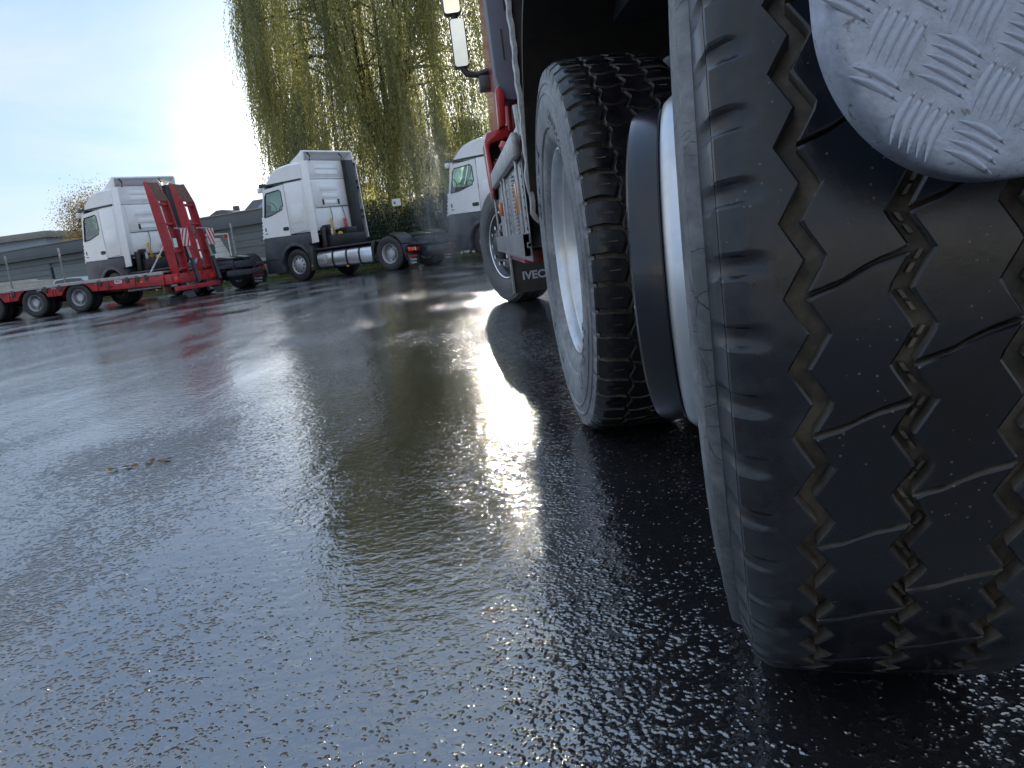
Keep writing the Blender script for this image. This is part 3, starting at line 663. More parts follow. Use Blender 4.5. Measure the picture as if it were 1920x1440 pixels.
T(MB().box(0.40, 0.53, 8.02, 8.18, 1.98, 2.12), 'mirror_bracket', marm, bevel=0.015)

# checker plate panel close to the lens: rounded corner, rolled edge, raised lens-shaped bars
plate = empty('tread_plate_panel', (0.219-TX, 0.45-TY, 0.592), 0.0, truck); plate.rotation_euler = (0, rad(-2.0), 0)
tag(plate, 'silver painted checker plate with rounded lower corner')
platem = pmat('silver_painted_checker_plate', (0.36, 0.40, 0.49), 0.40, metal=0.2, nscale=75, nvar=0.22, bump=0.0004, bscale=300, dirt=(0.10, 0.09, 0.085), dscale=130, damt=0.85, dth=(0.60, 0.68), rvar=0.15)
RC = 0.105
def outline(ins, n=26):
    p_ = [(0.55, ins), ]
    for i in range(n+1):
        a = -PI/2-PI/2*i/n; p_.append((RC+(RC-ins)*math.cos(a), RC+(RC-ins)*math.sin(a)))
    p_ += [(ins, 0.55)]; return p_
pl = MB(); rings = [(0.012, 0.0), (0.007, 0.0006), (0.003, 0.0022), (0.0008, 0.005), (0.0, 0.009), (0.0, 0.022), (0.004, 0.024)]
base = [outline(i_) for i_, _ in rings]; L = len(base[0]); v = []
for (i_, d_), o_ in zip(rings, base): v += [(x, d_, z) for x, z in o_]
v.append((0.55, 0.0, 0.55)); ci = len(v)-1
f = [(k*L+i, k*L+i+1, (k+1)*L+i+1, (k+1)*L+i) for k in range(len(rings)-1) for i in range(L-1)]
f += [(ci, i+1, i) for i in range(L-1)]
pl.add(v, f); pl.build('sheet', platem, plate, smooth=50)
T(MB().box(0.58, 0.66, 0.475, 0.72, 0.98, 1.30), 'panel_bracket', chas, bevel=0.006)
# one raised bar, shared by all
bar = MB(); n_ = 12; Lb, Wb, Hb = 0.0165, 0.0024, 0.0010; v = []
for i in range(n_+1):
    u = -1+2*i/n_; ww = Wb*(1-u*u)+0.00004; hh = Hb*(1-u*u)**0.6
    for k in range(5):
        q_ = -1+k*0.5; v.append((u*Lb, -hh*(1-q_*q_)-0.00002, q_*ww+0.0022*(1-u*u)))
f = [(i*5+k, i*5+k+1, (i+1)*5+k+1, (i+1)*5+k) for i in range(n_) for k in range(4)]
bar.add(v, f); b0 = bar.build('raised_bar', platem, plate, smooth=60)
first = True; a_t = rad(-33); cell = 0.0345
for i in range(-14, 22):
    for j in range(-14, 22):
        cx_, cz_ = i*cell, j*cell; alt = (i+j) % 2
        for k in range(5):
            o_ = (k-2)*0.0058
            lx, lz = (cx_, cz_+o_) if alt else (cx_+o_, cz_)
            X = lx*math.cos(a_t)-lz*math.sin(a_t)+0.085; Z = lx*math.sin(a_t)+lz*math.cos(a_t)+0.095
            if not (0.004 < X < 0.19 and 0.004 < Z < 0.17): continue
            if X < RC and Z < RC and math.hypot(X-RC, Z-RC) > RC-0.006: continue
            o = b0 if first else b0.copy()
            if not first: COL.objects.link(o); o.parent = plate
            first = False
            o.location = (X, 0.0, Z); o.rotation_euler = (0, -(a_t+(0 if alt else PI/2)), 0)

# ---------------------------------------------------------------- tractor units (three alike)
def far_tyre(r=0.5, wd=0.30):
    h = wd/2
    return [(-h+0.05, r-0.225+0.0), (-h+0.015, r-0.20), (-h, r-0.12), (-h+0.004, r-0.05), (-h+0.02, r-0.012), (-h+0.035, r), (h-0.035, r), (h-0.02, r-0.012), (h, r-0.12), (h-0.05, r-0.22)]
def far_wheel(parent, loc, r, rimr, wd, kind, flip=False, n=40):
    w_ = empty('wheel', loc, (-PI/2 if flip else PI/2), parent)     # local -X becomes -Y (outer side)
    pr = far_tyre(r, wd); k = (r-rimr)/0.225
    pr = [(x, r-(r-q)*k) for x, q in pr]
    MB().lathe(pr, n).build('tyre', tyrefar, w_, smooth=40)
    h = wd/2
    if kind == 'deep':
        rp = [(-h+0.035, rimr+0.004), (-h+0.028, rimr-0.004), (-h+0.04, rimr-0.016), (-h+0.09, rimr-0.03), (0.06, rimr-0.045), (0.08, rimr-0.09), (0.07, rimr*0.5), (-0.04, rimr*0.48), (-0.06, rimr*0.38), (-0.06, 0.0)]
    else:
        rp = [(-h+0.035, rimr+0.004), (-h+0.026, rimr-0.004), (-h+0.04, rimr-0.018), (-0.05, rimr-0.04), (-0.07, rimr*0.78), (-0.115, rimr*0.62), (-0.12, rimr*0.52), (-0.15, rimr*0.40), (-0.155, 0.0)]
    MB().lathe(rp, n).build('rim', steelfar, w_, smooth=40)
    hm = MB()
    for i in range(10):
        a = 2*PI*i/10; rr_ = rimr*0.70; x_ = (0.072 if kind == 'deep' else -0.112)
        hm.tube([(x_+0.01, rr_*math.cos(a), rr_*math.sin(a)), (x_-0.012, rr_*math.cos(a), rr_*math.sin(a))], 0.022, 8)
    tag(hm.build('hand_hole', blackp, w_), kind='stuff')
    if kind == 'deep':
        nm = MB()
        for i in range(10):
            a = 2*PI*(i+.5)/10; nm.tube([(-0.05, rimr*0.42*math.cos(a), rimr*0.42*math.sin(a)), (-0.085, rimr*0.42*math.cos(a), rimr*0.42*math.sin(a))], 0.014, 6)
        tag(nm.build('wheel_nut', steelfar, w_), kind='stuff')
    return w_

def make_tractor():
    t = empty('tractor_unit')
    Wd = 2.5
    # cab body: rear sleeper block, floor block, roof block (window band left open in front)
    def block(poly, name, mat, y0=0.02, y1=Wd-0.02, bevel=0.03, parent=t): return MB().prism(poly, y0, y1, axis=1).build(name, mat, parent, bevel=bevel)
    cabp = block([(-0.03, 1.46), (0.77, 1.46), (0.77, 3.05), (-0.03, 3.05)], 'sleeper', white)
    block([(-1.26, 1.46), (-0.035, 1.46), (-0.035, 2.12), (-1.14, 2.12)], 'cab_front', white, 0.03, Wd-0.03)
    # roof: high rounded
    rp = [(-1.00, 3.06), (0.77, 3.06), (0.80, 3.60), (0.30, 3.62), (-0.20, 3.58), (-0.50, 3.50), (-0.75, 3.36), (-0.92, 3.20)]
    rf = MB(); n = len(rp); v = []
    for (b, sc) in ((0.03, 0.0), (0.12, 0.06), (0.30, 0.11), (Wd-0.30, 0.11), (Wd-0.12, 0.06), (Wd-0.03, 0.0)):
        for (a, z) in rp:
            zz_ = z if z < 3.1 else z-0.10+sc; ff = a if a > -0.4 else a+(0.14-sc*1.3)*(1 if a < -0.6 else 0.4)
            v.append((ff, b, zz_))
    f = [(k*n+i, k*n+(i+1) % n, (k+1)*n+(i+1) % n, (k+1)*n+i) for k in range(5) for i in range(n)]+[tuple(range(n))[::-1], tuple(range(5*n, 6*n))]
    rf.add(v, f); rf.build('roof', white, t, smooth=38)
    # windscreen and pillars
    MB().add([(-1.12, 0.12, 2.13), (-1.12, Wd-0.12, 2.13), (-0.95, Wd-0.12, 3.04), (-0.95, 0.12, 3.04)], [(0, 1, 2, 3)]).build('windscreen', glass, t)
    for s_ in (0.0, 1.0):
        y0, y1 = (0.035, 0.09) if s_ == 0 else (Wd-0.09, Wd-0.035)
        MB().prism([(-1.16, 2.12), (-1.06, 2.12), (-0.90, 3.06), (-1.0, 3.06)], y0, y1, axis=1).build('pillar', white, t, bevel=0.01)
    # doors (frame ring round the window) + glass, both sides
    do = [(-1.27, 1.46), (-0.055, 1.44), (-0.035, 3.00), (-0.96, 2.94), (-1.13, 2.2)]
    wi = [(-1.07, 2.10), (-0.74, 2.13), (-0.24, 2.26), (-0.17, 2.38), (-0.18, 2.80), (-0.24, 2.86), (-0.84, 2.82), (-0.90, 2.74)]
    for side in (0, 1):
        y0, y1 = (-0.005, 0.03) if side == 0 else (Wd+0.005, Wd-0.03)
        m = MB(); bm = bmesh.new()
        def ring(y): return [bm.verts.new((a, y, z)) for a, z in do], [bm.verts.new((a, y, z)) for a, z in wi]
        A, Bv = ring(y0); C_, D_ = ring(y1)
        for (P_, Q_) in ((A, Bv), (C_, D_)):
            es = [bm.edges.new((P_[i], P_[(i+1) % len(P_)])) for i in range(len(P_))]+[bm.edges.new((Q_[i], Q_[(i+1) % len(Q_)])) for i in range(len(Q_))]
            bmesh.ops.triangle_fill(bm, edges=es, use_beauty=True)
        for (P_, Q_) in ((A, C_), (Bv, D_)):
            for i in range(len(P_)): bm.faces.new((P_[i], P_[(i+1) % len(P_)], Q_[(i+1) % len(P_)], Q_[i]))
        bmesh.ops.recalc_face_normals(bm, faces=bm.faces)
        me = bpy.data.meshes.new('door'); bm.to_mesh(me); bm.free(); me.materials.append(white)
        d = bpy.data.objects.new('door', me); COL.objects.link(d); d.parent = t
        ym = 0.014 if side == 0 else Wd-0.014
        MB().add([(a, ym, z) for a, z in wi], [tuple(range(len(wi)))]).build('window', glass, d, smooth=1)
        wf_ = MB(); wf_.tube([(a, ym-(0.016 if side == 0 else -0.016), z) for a, z in wi+[wi[0]]], 0.018, 6); wf_.build('window_seal', blackp, d, smooth=40)
        hy = (-0.02, 0.0) if side == 0 else (Wd, Wd+0.02)
        MB().prism(rrect(-0.20, 1.66, 0.24, 0.11, 0.04), *hy, axis=1).build('door_handle', blackp, d, bevel=0.004)
    # sleeper side skin panel, proud of the block so the joints read
    for y0, y1 in ((-0.004, 0.018), (Wd-0.018, Wd+0.004)):
        MB().prism([(-0.022, 1.47), (0.70, 1.52), (0.72, 2.98), (-0.005, 3.0)], y0, y1, axis=1).build('side_skin', white, t, bevel=0.008)
        MB().prism([(0.10, 1.75), (0.62, 1.78), (0.64, 2.35), (0.12, 2.32)], y0-0.006, y0, axis=1).build('locker_flap', white, t, bevel=0.003)
    emb = MB(); emb.prism(rrect(-1.10, 1.72, 0.05, 0.12, 0.02), -0.012, -0.005, axis=1); emb.build('badge', chas, t)
    emb = MB(); emb.box(-1.15, -1.02, -0.009, -0.005, 1.575, 1.60); emb.build('badge_strip', chas, t)
    # dark seam between roof and cab, sun visor
    MB().box(-0.98, 0.73, 0.0, 0.03, 3.035, 3.085).build('roof_seam', blackp, t)
    MB().prism([(-1.17, 3.00), (-0.92, 3.02), (-0.90, 3.13), (-1.12, 3.15)], 0.03, Wd-0.03, axis=1).build('sun_visor', blackp, t, bevel=0.015)
    MB().prism([(-1.12, 2.86), (-1.00, 2.86), (-0.98, 3.02), (-1.10, 3.02)], -0.09, 0.03, axis=1).build('mirror_camera', white, t, bevel=0.02)
    # corner air deflectors in front
    MB().prism([(-1.36, 1.42), (-1.27, 1.42), (-1.16, 2.10), (-1.22, 2.12)], 0.02, 0.10, axis=1).build('corner_vane', white, t, bevel=0.012)
    for k in range(5): MB().box(-1.345+k*0.022, -1.305+k*0.022, 0.005, 0.02, 1.50+k*0.11, 1.54+k*0.11).build('vane_slot', chas, t)
    # lower body: dark bumper, fender arch, step panel
    def archpoly(ca, r_, z0, a0=180, a1=0, n=16, cz=0.5): return [(ca+r_*math.cos(rad(a0+(a1-a0)*i/n)), cz+r_*math.sin(rad(a0+(a1-a0)*i/n))) for i in range(n+1)]
    lo = [(-1.36, 0.32), (-0.62, 0.32)]+archpoly(0, 0.60, 0.5, 196, 10)+[(0.62, 0.62), (0.66, 1.10), (0.80, 1.12), (0.80, 1.44), (-1.27, 1.43), (-1.36, 0.80)]
    MB().prism(lo, 0.0, 0.30, axis=1).build('lower_panel', dgrey, t, bevel=0.012)
    MB().prism(lo, Wd-0.30, Wd, axis=1).build('lower_panel', dgrey, t, bevel=0.012)
    MB().prism([(-1.40, 0.32), (-1.0, 0.32), (-1.0, 1.42), (-1.30, 1.42), (-1.38, 0.9)], 0.31, Wd-0.31, axis=1).build('bumper', dgrey, t, bevel=0.03)
    ap = archpoly(0, 0.70, 0.5, 170, 30)+archpoly(0, 0.60, 0.5, 30, 170)
    MB().prism(ap, -0.012, 0.0, axis=1).build('wheel_arch_trim', dgrey, t, bevel=0.004)
    MB().box(-1.35, -0.68, -0.008, 0.0, 0.745, 0.765).build('step_edge', blackp, t)
    MB().prism([(0.56, 0.28), (0.66, 0.28), (0.68, 0.75), (0.66, 1.08), (0.50, 1.08), (0.60, 0.8)], 0.02, 0.42, axis=1).build('fender_rear', dgrey, t, bevel=0.012)
    # side deflectors behind the cab
    for y_ in (0, 1):
        m = MB(); o0, o1 = (0.0, 0.14) if y_ == 0 else (Wd, Wd-0.14); s = 1 if y_ == 0 else -1
        pts_ = [(0.78, o0, 1.10), (1.02, o0+s*0.05, 1.12), (0.98, o1, 3.58), (0.80, o0+s*0.03, 3.58)]
        q_ = [(a, b+s*0.035, z) for a, b, z in pts_]; m.add(pts_+q_, [(0, 1, 2, 3), (7, 6, 5, 4), (0, 4, 5, 1), (1, 5, 6, 2), (2, 6, 7, 3), (3, 7, 4, 0)])
        m.build('side_deflector', white, t, bevel=0.012)
    for (z_, a_) in ((3.45, 0.84), (2.9, 0.86), (2.7, 0.86), (1.95, 0.9), (1.75, 0.9)):
        MB().box(0.86, 0.97, Wd-0.20, Wd-0.10, z_, z_+0.09).build('deflector_bracket', blackp, t)
    # rear wall with pressed ribs
    for (b0_, b1_, z0_, z1_) in ((0.42, 1.86, 3.12, 3.55), (0.40, 1.90, 1.50, 2.16), (0.40, 1.90, 2.22, 3.00)):
        MB().prism([(b0_, z0_), (b1_, z0_), (b1_, z1_), (b0_, z1_)], 0.77, 0.785, axis=0).build('rear_skin', white, t, bevel=0.006)
    for (b0_, b1_, z0_, z1_) in ((0.62, 1.66, 3.36, 3.48), (0.62, 1.66, 3.18, 3.30), (0.70, 1.50, 2.70, 2.86), (0.74, 1.46, 2.46, 2.60), (0.78, 1.42, 2.28, 2.38)):
        MB().prism([(b0_, z0_), (b1_, z0_), (b1_-0.05, z1_), (b0_+0.05, z1_)], 0.785, 0.80, axis=0).build('pressed_rib', white, t, bevel=0.006)
    for b_ in (0.78, 1.48): MB().box(0.785, 0.815, b_-0.03, b_+0.03, 2.26, 2.42).build('rear_grip', blackp, t, bevel=0.008)
    MB().tube([(0.79, 0.42, 2.17), (0.80, 1.9, 2.20)], 0.012, 6).build('cable_rail', blackp, t)
    # intake duct
    m = MB(); P1 = [(0.80, 1.88), (0.98, 1.88), (0.98, 2.26), (0.80, 2.26)]
    dv_ = []
    for (z_, sh_) in ((1.22, 0.04), (1.8, 0.02), (3.0, -0.0), (3.62, -0.01)): dv_ += [(a, b+sh_, z_) for a, b in P1]
    m.add(dv_, [(k*4+i, k*4+(i+1) % 4, k*4+4+(i+1) % 4, k*4+4+i) for k in range(3) for i in range(4)]+[(3, 2, 1, 0), (12, 13, 14, 15)])
    m.build('intake_duct', blackp, t, bevel=0.02)
    # roof spoiler: raised rear lip with side cheeks and struts
    sp = MB(); sp.add([(0.22, 0.20, 3.62), (0.22, 2.30, 3.62), (0.86, 2.36, 3.93), (0.86, 0.14, 3.90), (0.24, 0.20, 3.59), (0.24, 2.30, 3.59), (0.88, 2.36, 3.88), (0.88, 0.14, 3.85)], [(0, 1, 2, 3), (7, 6, 5, 4), (0, 3, 7, 4), (1, 5, 6, 2), (3, 2, 6, 7), (0, 4, 5, 1)])
    sp.build('roof_spoiler', white, t, bevel=0.01)
    for y_ in (0.12, 2.33):
        MB().prism([(0.25, 3.52), (0.88, 3.56), (0.90, 3.88), (0.84, 3.90)], y_, y_+0.04, axis=1).build('spoiler_cheek', white, t, bevel=0.008)
    for y_ in (0.36, 1.78): MB().tube([(0.84, y_, 3.84), (0.92, y_+0.02, 3.72), (0.84, y_+0.06, 3.60)], 0.025, 6).build('spoiler_strut', blackp, t, smooth=40)
    # hoses
    def coil(b_, z_, mat_, n_=70):
        return MB().tube([(0.92+0.045*math.cos(i*0.9), b_+0.05*math.sin(i*0.9)+0.0012*i, z_-i*0.0075) for i in range(n_)], 0.010, 5).build('hose_coil', mat_, t, smooth=40)
    coil(0.85, 1.82, yellow); coil(1.45, 1.80, redh, 50); coil(1.52, 1.78, redh, 46)
    MB().tube([(0.80, 1.05, 2.18), (0.84, 1.04, 1.9), (0.9, 0.95, 1.7)], 0.010, 5).build('hose', blackp, t, smooth=40)
    MB().tube([(0.80, 1.60, 2.18), (0.84, 1.62, 1.9), (0.9, 1.55, 1.7)], 0.010, 5).build('hose', blackp, t, smooth=40)
    MB().lathe([(-0.03, 0.09), (0.03, 0.09), (0.03, 0.0)], 14, c=(1.05, 1.05, 1.30)).build('coupling_head', yellow, t, smooth=40)
    m = MB(); m.box(0.80, 1.30, 0.42, 1.95, 0.95, 1.30); m.box(0.82, 1.1, 0.5, 0.62, 1.28, 1.62); m.tube([(1.0, 0.35, 0.95), (1.0, 0.35, 1.55)], 0.09, 10); m.box(0.9, 1.2, 1.2, 1.7, 1.29, 1.50)
    m.build('engine_tunnel', blackp, t, bevel=0.015)
    MB().tube([(1.16, 0.56, 0.98), (1.16, 0.56, 1.5)], 0.05, 10).build('air_pipe', galv, t, smooth=40)
    # chassis
    m = MB(); m.box(0.5, 4.75, 0.80, 0.88, 0.62, 0.90); m.box(0.5, 4.75, 1.62, 1.70, 0.62, 0.90)
    for a_ in (1.2, 2.2, 3.1, 4.2, 4.68): m.box(a_, a_+0.1, 0.87, 1.63, 0.66, 0.86)
    m.box(-1.1, 0.6, 0.8, 0.9, 0.5, 0.75); m.box(-1.1, 0.6, 1.6, 1.7, 0.5, 0.75)
    m.build('chassis', chas, t, bevel=0.006)
    MB().box(0.75, 3.35, 0.12, 0.80, 0.88, 0.93).build('catwalk', chas, t, bevel=0.008)
    m = MB(); m.prism([(3.30, 0.93), (3.45, 0.99), (4.20, 1.03), (4.62, 0.96), (4.62, 0.92), (3.3, 0.90)], 0.82, 1.10, axis=1); m.prism([(3.30, 0.93), (3.45, 0.99), (4.20, 1.03), (4.62, 0.96), (4.62, 0.92), (3.3, 0.90)], 1.40, 1.68, axis=1); m.prism([(3.30, 0.93), (3.45, 0.99), (3.9, 1.02), (3.9, 0.92), (3.3, 0.90)], 1.10, 1.40, axis=1)
    m.build('fifth_wheel', pmat('greasy_coupling', (0.06, 0.055, 0.05), 0.4, metal=0.6) if 'greasy_coupling' not in MATS else MATS['greasy_coupling'], t, bevel=0.012)
    MB().tube([(0.0, 0.25, 0.5), (0.0, 2.25, 0.5)], 0.07, 10).build('axle', chas, t, smooth=40)
    m = MB(); m.tube([(3.7, 0.3, 0.5), (3.7, 2.2, 0.5)], 0.1, 10); m.lathe([(-0.22, 0.05), (-0.14, 0.2), (0.14, 0.2), (0.22, 0.05)], 14, c=(3.7, 1.25, 0.5)); m.build('axle', chas, t, smooth=40)
    # fuel tank with straps
    tk = []
    for i in range(24):
        a = 2*PI*i/24; c, s = math.cos(a), math.sin(a); tk.append((0.42+0.34*math.copysign(abs(c)**0.6, c), 0.56+0.27*math.copysign(abs(s)**0.6, s)))
    ft = MB().prism(tk, 0.80, 3.15, axis=0).build('fuel_tank', alu, t, bevel=0.02)
    for a_ in (1.42, 1.98, 2.50):
        st_ = [(0.42+(b-0.42)*1.03, 0.56+(z-0.56)*1.04) for b, z in tk]; MB().prism(st_, a_, a_+0.07, axis=0).build('tank_strap', blackp, ft, bevel=0.004)
    MB().box(0.93, 1.22, 0.062, 0.082, 0.45, 0.70).build('step_recess', steelfar, ft, bevel=0.01)
    MB().box(0.96, 1.19, 0.056, 0.064, 0.49, 0.66).build('step_mesh', galv, ft, bevel=0.004)
    MB().tube([(2.85, 0.42, 0.82), (2.85, 0.42, 0.88)], 0.05, 10).build('filler_cap', blackp, ft)
    MB().box(2.0, 2.10, 0.04, 0.075, 0.27, 0.31).build('marker_light', amber, t, bevel=0.005)
    MB().box(0.60, 0.66, 0.005, 0.02, 0.40, 0.45).build('marker_light', amber, t, bevel=0.003)
    # wheels
    far_wheel(t, (0, 0.20, 0.5), 0.5, 0.29, 0.30, 'convex'); far_wheel(t, (0, 2.30, 0.5), 0.5, 0.29, 0.30, 'convex', True)
    for y_, fl_ in ((0.20, False), (0.54, True), (1.96, False), (2.30, True)): far_wheel(t, (3.7, y_, 0.5), 0.5, 0.29, 0.29, 'deep', fl_)
    # rear mudguards: front shield, segments
    for y0, y1 in ((0.04, 0.70), (1.80, 2.46)):
        g = archpoly(3.7, 0.60, 0.5, 78, 25, 6)+archpoly(3.7, 0.56, 0.5, 25, 78, 6); MB().prism(g, y0, y1, axis=1).build('mudguard', blackp, t, smooth=40)
        MB().prism([(3.05, 0.30), (3.13, 0.30), (3.16, 0.70), (3.26, 0.93), (3.18, 0.95), (3.06, 0.80)], y0, y1, axis=1).build('mudguard', blackp, t, bevel=0.01)
        MB().prism([(4.20, 0.75), (4.28, 0.70), (4.36, 0.26), (4.31, 0.26)], y0, y1, axis=1).build('mudguard', blackp, t, bevel=0.006)
        tl = MB().box(4.40, 4.47, y0+0.02, y1-0.14, 0.50, 0.62).build('tail_light', redl, t, bevel=0.01)
        MB().box(4.468, 4.476, y0+0.26, y0+0.32, 0.51, 0.61).build('reversing_lens', chevw, tl)
        MB().box(4.471, 4.479, y0+0.13, y0+0.22, 0.52, 0.60).build('indicator_lens', amber, tl)
        mf = MB().box(4.36, 4.375, y0+0.02, y1-0.10, 0.10, 0.44).build('mud_flap', blackp, t, bevel=0.004)
        text('lettering', 'ELZERMAN', 0.085, letr, mf, (4.379, y0+0.05, 0.33), (PI/2, 0, PI/2), 0.001, 1.0, heavy=0.003)
        text('lettering', 'Trucks', 0.085, letw, mf, (4.379, y0+0.09, 0.235), (PI/2, 0, PI/2), 0.001, 1.35, heavy=0.003)
        text('lettering', 'Trailers', 0.085, letw, mf, (4.379, y0+0.09, 0.145), (PI/2, 0, PI/2), 0.001, 1.1, heavy=0.003)
    m = MB(); m.box(4.68, 4.78, 0.55, 1.95, 0.42, 0.58); m.tube([(4.35, 0.85, 0.45), (4.35, 1.65, 0.45)], 0.16, 14); m.build('underrun_bar', chas, t, bevel=0.01)
    MB().box(4.30, 4.78, 0.30, 0.80, 0.66, 0.76).build('tail_bracket', chas, t, bevel=0.01); MB().box(4.30, 4.78, 1.70, 2.2, 0.66, 0.76).build('tail_bracket', chas, t, bevel=0.01)
    # interior
    m = MB(); m.tube([(-0.78+0.20*math.cos(a_/8*PI)*0.45, 0.62+0.22*math.sin(a_/8*PI), 2.30+0.20*math.cos(a_/8*PI)*0.8) for a_ in range(17)], 0.016, 6); m.build('steering_wheel', blackp, t, smooth=40)
    m = MB(); m.box(-0.45, -0.10, 0.45, 0.95, 2.1, 2.30); m.box(-0.22, -0.06, 0.48, 0.92, 2.28, 2.60); m.box(-1.10, -0.85, 0.2, 2.3, 2.10, 2.24); m.build('seat', blackp, t, bevel=0.03)
    return t

ta = make_tractor(); tag(ta, 'white tractor unit standing behind the red trailer ramps, farthest left of the three', 'truck', 'white tractor units parked in a row')
ta.location = (-11.183, 26.779, 0); ta.rotation_euler = (0, 0, -0.6)
tb = copy_tree(ta); tag(tb, 'white tractor unit with bare chassis in front of the willow, middle of three', 'truck', 'white tractor units parked in a row')
tb.location = (-5.129, 25.906, 0); tb.rotation_euler = (0, 0, -0.602)
tc_ = copy_tree(ta); tag(tc_, 'white tractor unit in rising steam, half hidden behind the near red truck', 'truck', 'white tractor units parked in a row')
tc_.location = (0.86, 25.2, 0); tc_.rotation_euler = (0, 0, -0.60)

# ---------------------------------------------------------------- red low loader trailer
lo = empty('low_loader_trailer', (-11.718, 22.661, 0), -0.221)
tag(lo, 'red low loader trailer with two raised rusty ramps and warning boards at its tail', 'trailer')
ZD = 0.84
def scal(c0, n=14): return [(c0+0.50*math.cos(rad(a)), 0.36+0.42*math.sin(rad(a))) for a in [160-140*i/n for i in range(n+1)]]
prof = [(-6.5, 0.50)]
for c0 in (-1.36, 0.0, 1.36): prof += scal(c0)
prof += [(1.95, 0.50), (3.95, 0.44), (3.95, 0.72), (-6.5, 0.80)]
MB().prism(prof, 0.06, 0.16, axis=1).build('side_beam', redt, lo, bevel=0.006)
MB().prism(prof, 2.34, 2.44, axis=1).build('side_beam', redt, lo, bevel=0.006)
MB().prism([(-6.5, 0.80), (3.95, 0.72), (3.95, 0.80), (-6.5, 0.885)], 0.03, 0.12, axis=1).build('edge_strip', greyst, lo, bevel=0.004)
MB().prism([(-6.5, 0.80), (3.95, 0.72), (3.95, 0.80), (-6.5, 0.885)], 2.38, 2.47, axis=1).build('edge_strip', greyst, lo, bevel=0.004)
for i in range(12):
    y0 = 0.125+i*0.1875; MB().prism([(-6.5, 0.84), (3.9, 0.765), (3.9, 0.81), (-6.5, 0.89)], y0, y0+0.18, axis=1).build('deck_board', wood, lo)
m = MB(); m.box(-6.4, 3.9, 0.75, 0.90, 0.42, 0.74); m.box(-6.4, 3.9, 1.60, 1.75, 0.42, 0.74); 
for a_ in (-3.2, -2.2, -0.68, 0.68, 2.2, 3.2): m.box(a_, a_+0.12, 0.16, 2.34, 0.5, 0.7)
m.build('frame', redt, lo, bevel=0.005)
for a_ in (-2.1, -0.72, -0.64, 0.62, 0.7, 1.98, 2.3, 3.1): MB().box(a_, a_+0.035, 0.035, 0.06, 0.50, 0.80).build('stake_rib', redt, lo, bevel=0.004)
slotm = pmat('lashing_slot', (0.05, 0.05, 0.045), 0.6)
for a_ in (-2.3, -1.9, -0.55, 0.45, 0.90, 2.1, 2.92, 3.21, 3.48): 
    MB().prism([(a_-0.07, 0.80-0.008*a_+0.0), (a_+0.07, 0.80-0.008*a_), (a_+0.045, 0.62), (a_-0.045, 0.62)], 0.030, 0.059, axis=1).build('lashing_pocket', slotm, lo, bevel=0.01)
for a_ in (-1.75, 0.25, 0.70): MB().box(a_-0.07, a_+0.07, 0.045, 0.059, 0.69, 0.79).build('reflector_plate', greyst, lo, bevel=0.004)
MB().tube([(2.35, 0.05, 0.66), (2.38, 0.04, 0.56), (2.45, 0.04, 0.58)], 0.012, 5).build('hook', chas, lo); MB().tube([(2.28, 0.05, 0.69), (2.28, 0.04, 0.56)], 0.012, 5).build('hook', chas, lo)
pl_ = MB().prism(rrect(2.65, 0.685, 0.22, 0.11, 0.03), 0.045, 0.059, axis=1).build('name_plate', chevw, lo)
text('lettering', 'MAC', 0.085, letr, pl_, (2.565, 0.043, 0.655), (PI/2, 0, 0), 0.001, 1.0, heavy=0.003)
MB().box(3.30, 3.36, 0.04, 0.059, 0.58, 0.61).build('marker_light', amber, lo)
for a_ in (-2.72, -1.36, 0.0, 1.36):
    far_wheel(lo, (a_, 0.19, 0.385), 0.385, 0.225, 0.24, 'deep'); far_wheel(lo, (a_, 0.47, 0.385), 0.385, 0.225, 0.24, 'deep', True)
    far_wheel(lo, (a_, 2.31, 0.385), 0.385, 0.225, 0.24, 'deep', True); far_wheel(lo, (a_, 2.03, 0.385), 0.385, 0.225, 0.24, 'deep', False)
for a_ in (-2.72, -1.36, 0.0, 1.36): MB().tube([(a_, 0.3, 0.385), (a_, 2.2, 0.385)], 0.07, 8).build('axle', chas, lo, smooth=40)
MB().tube([(2.7, 0.35, 0.42), (3.7, 0.35, 0.42)], 0.05, 8).build('pipe', galv, lo, smooth=40)
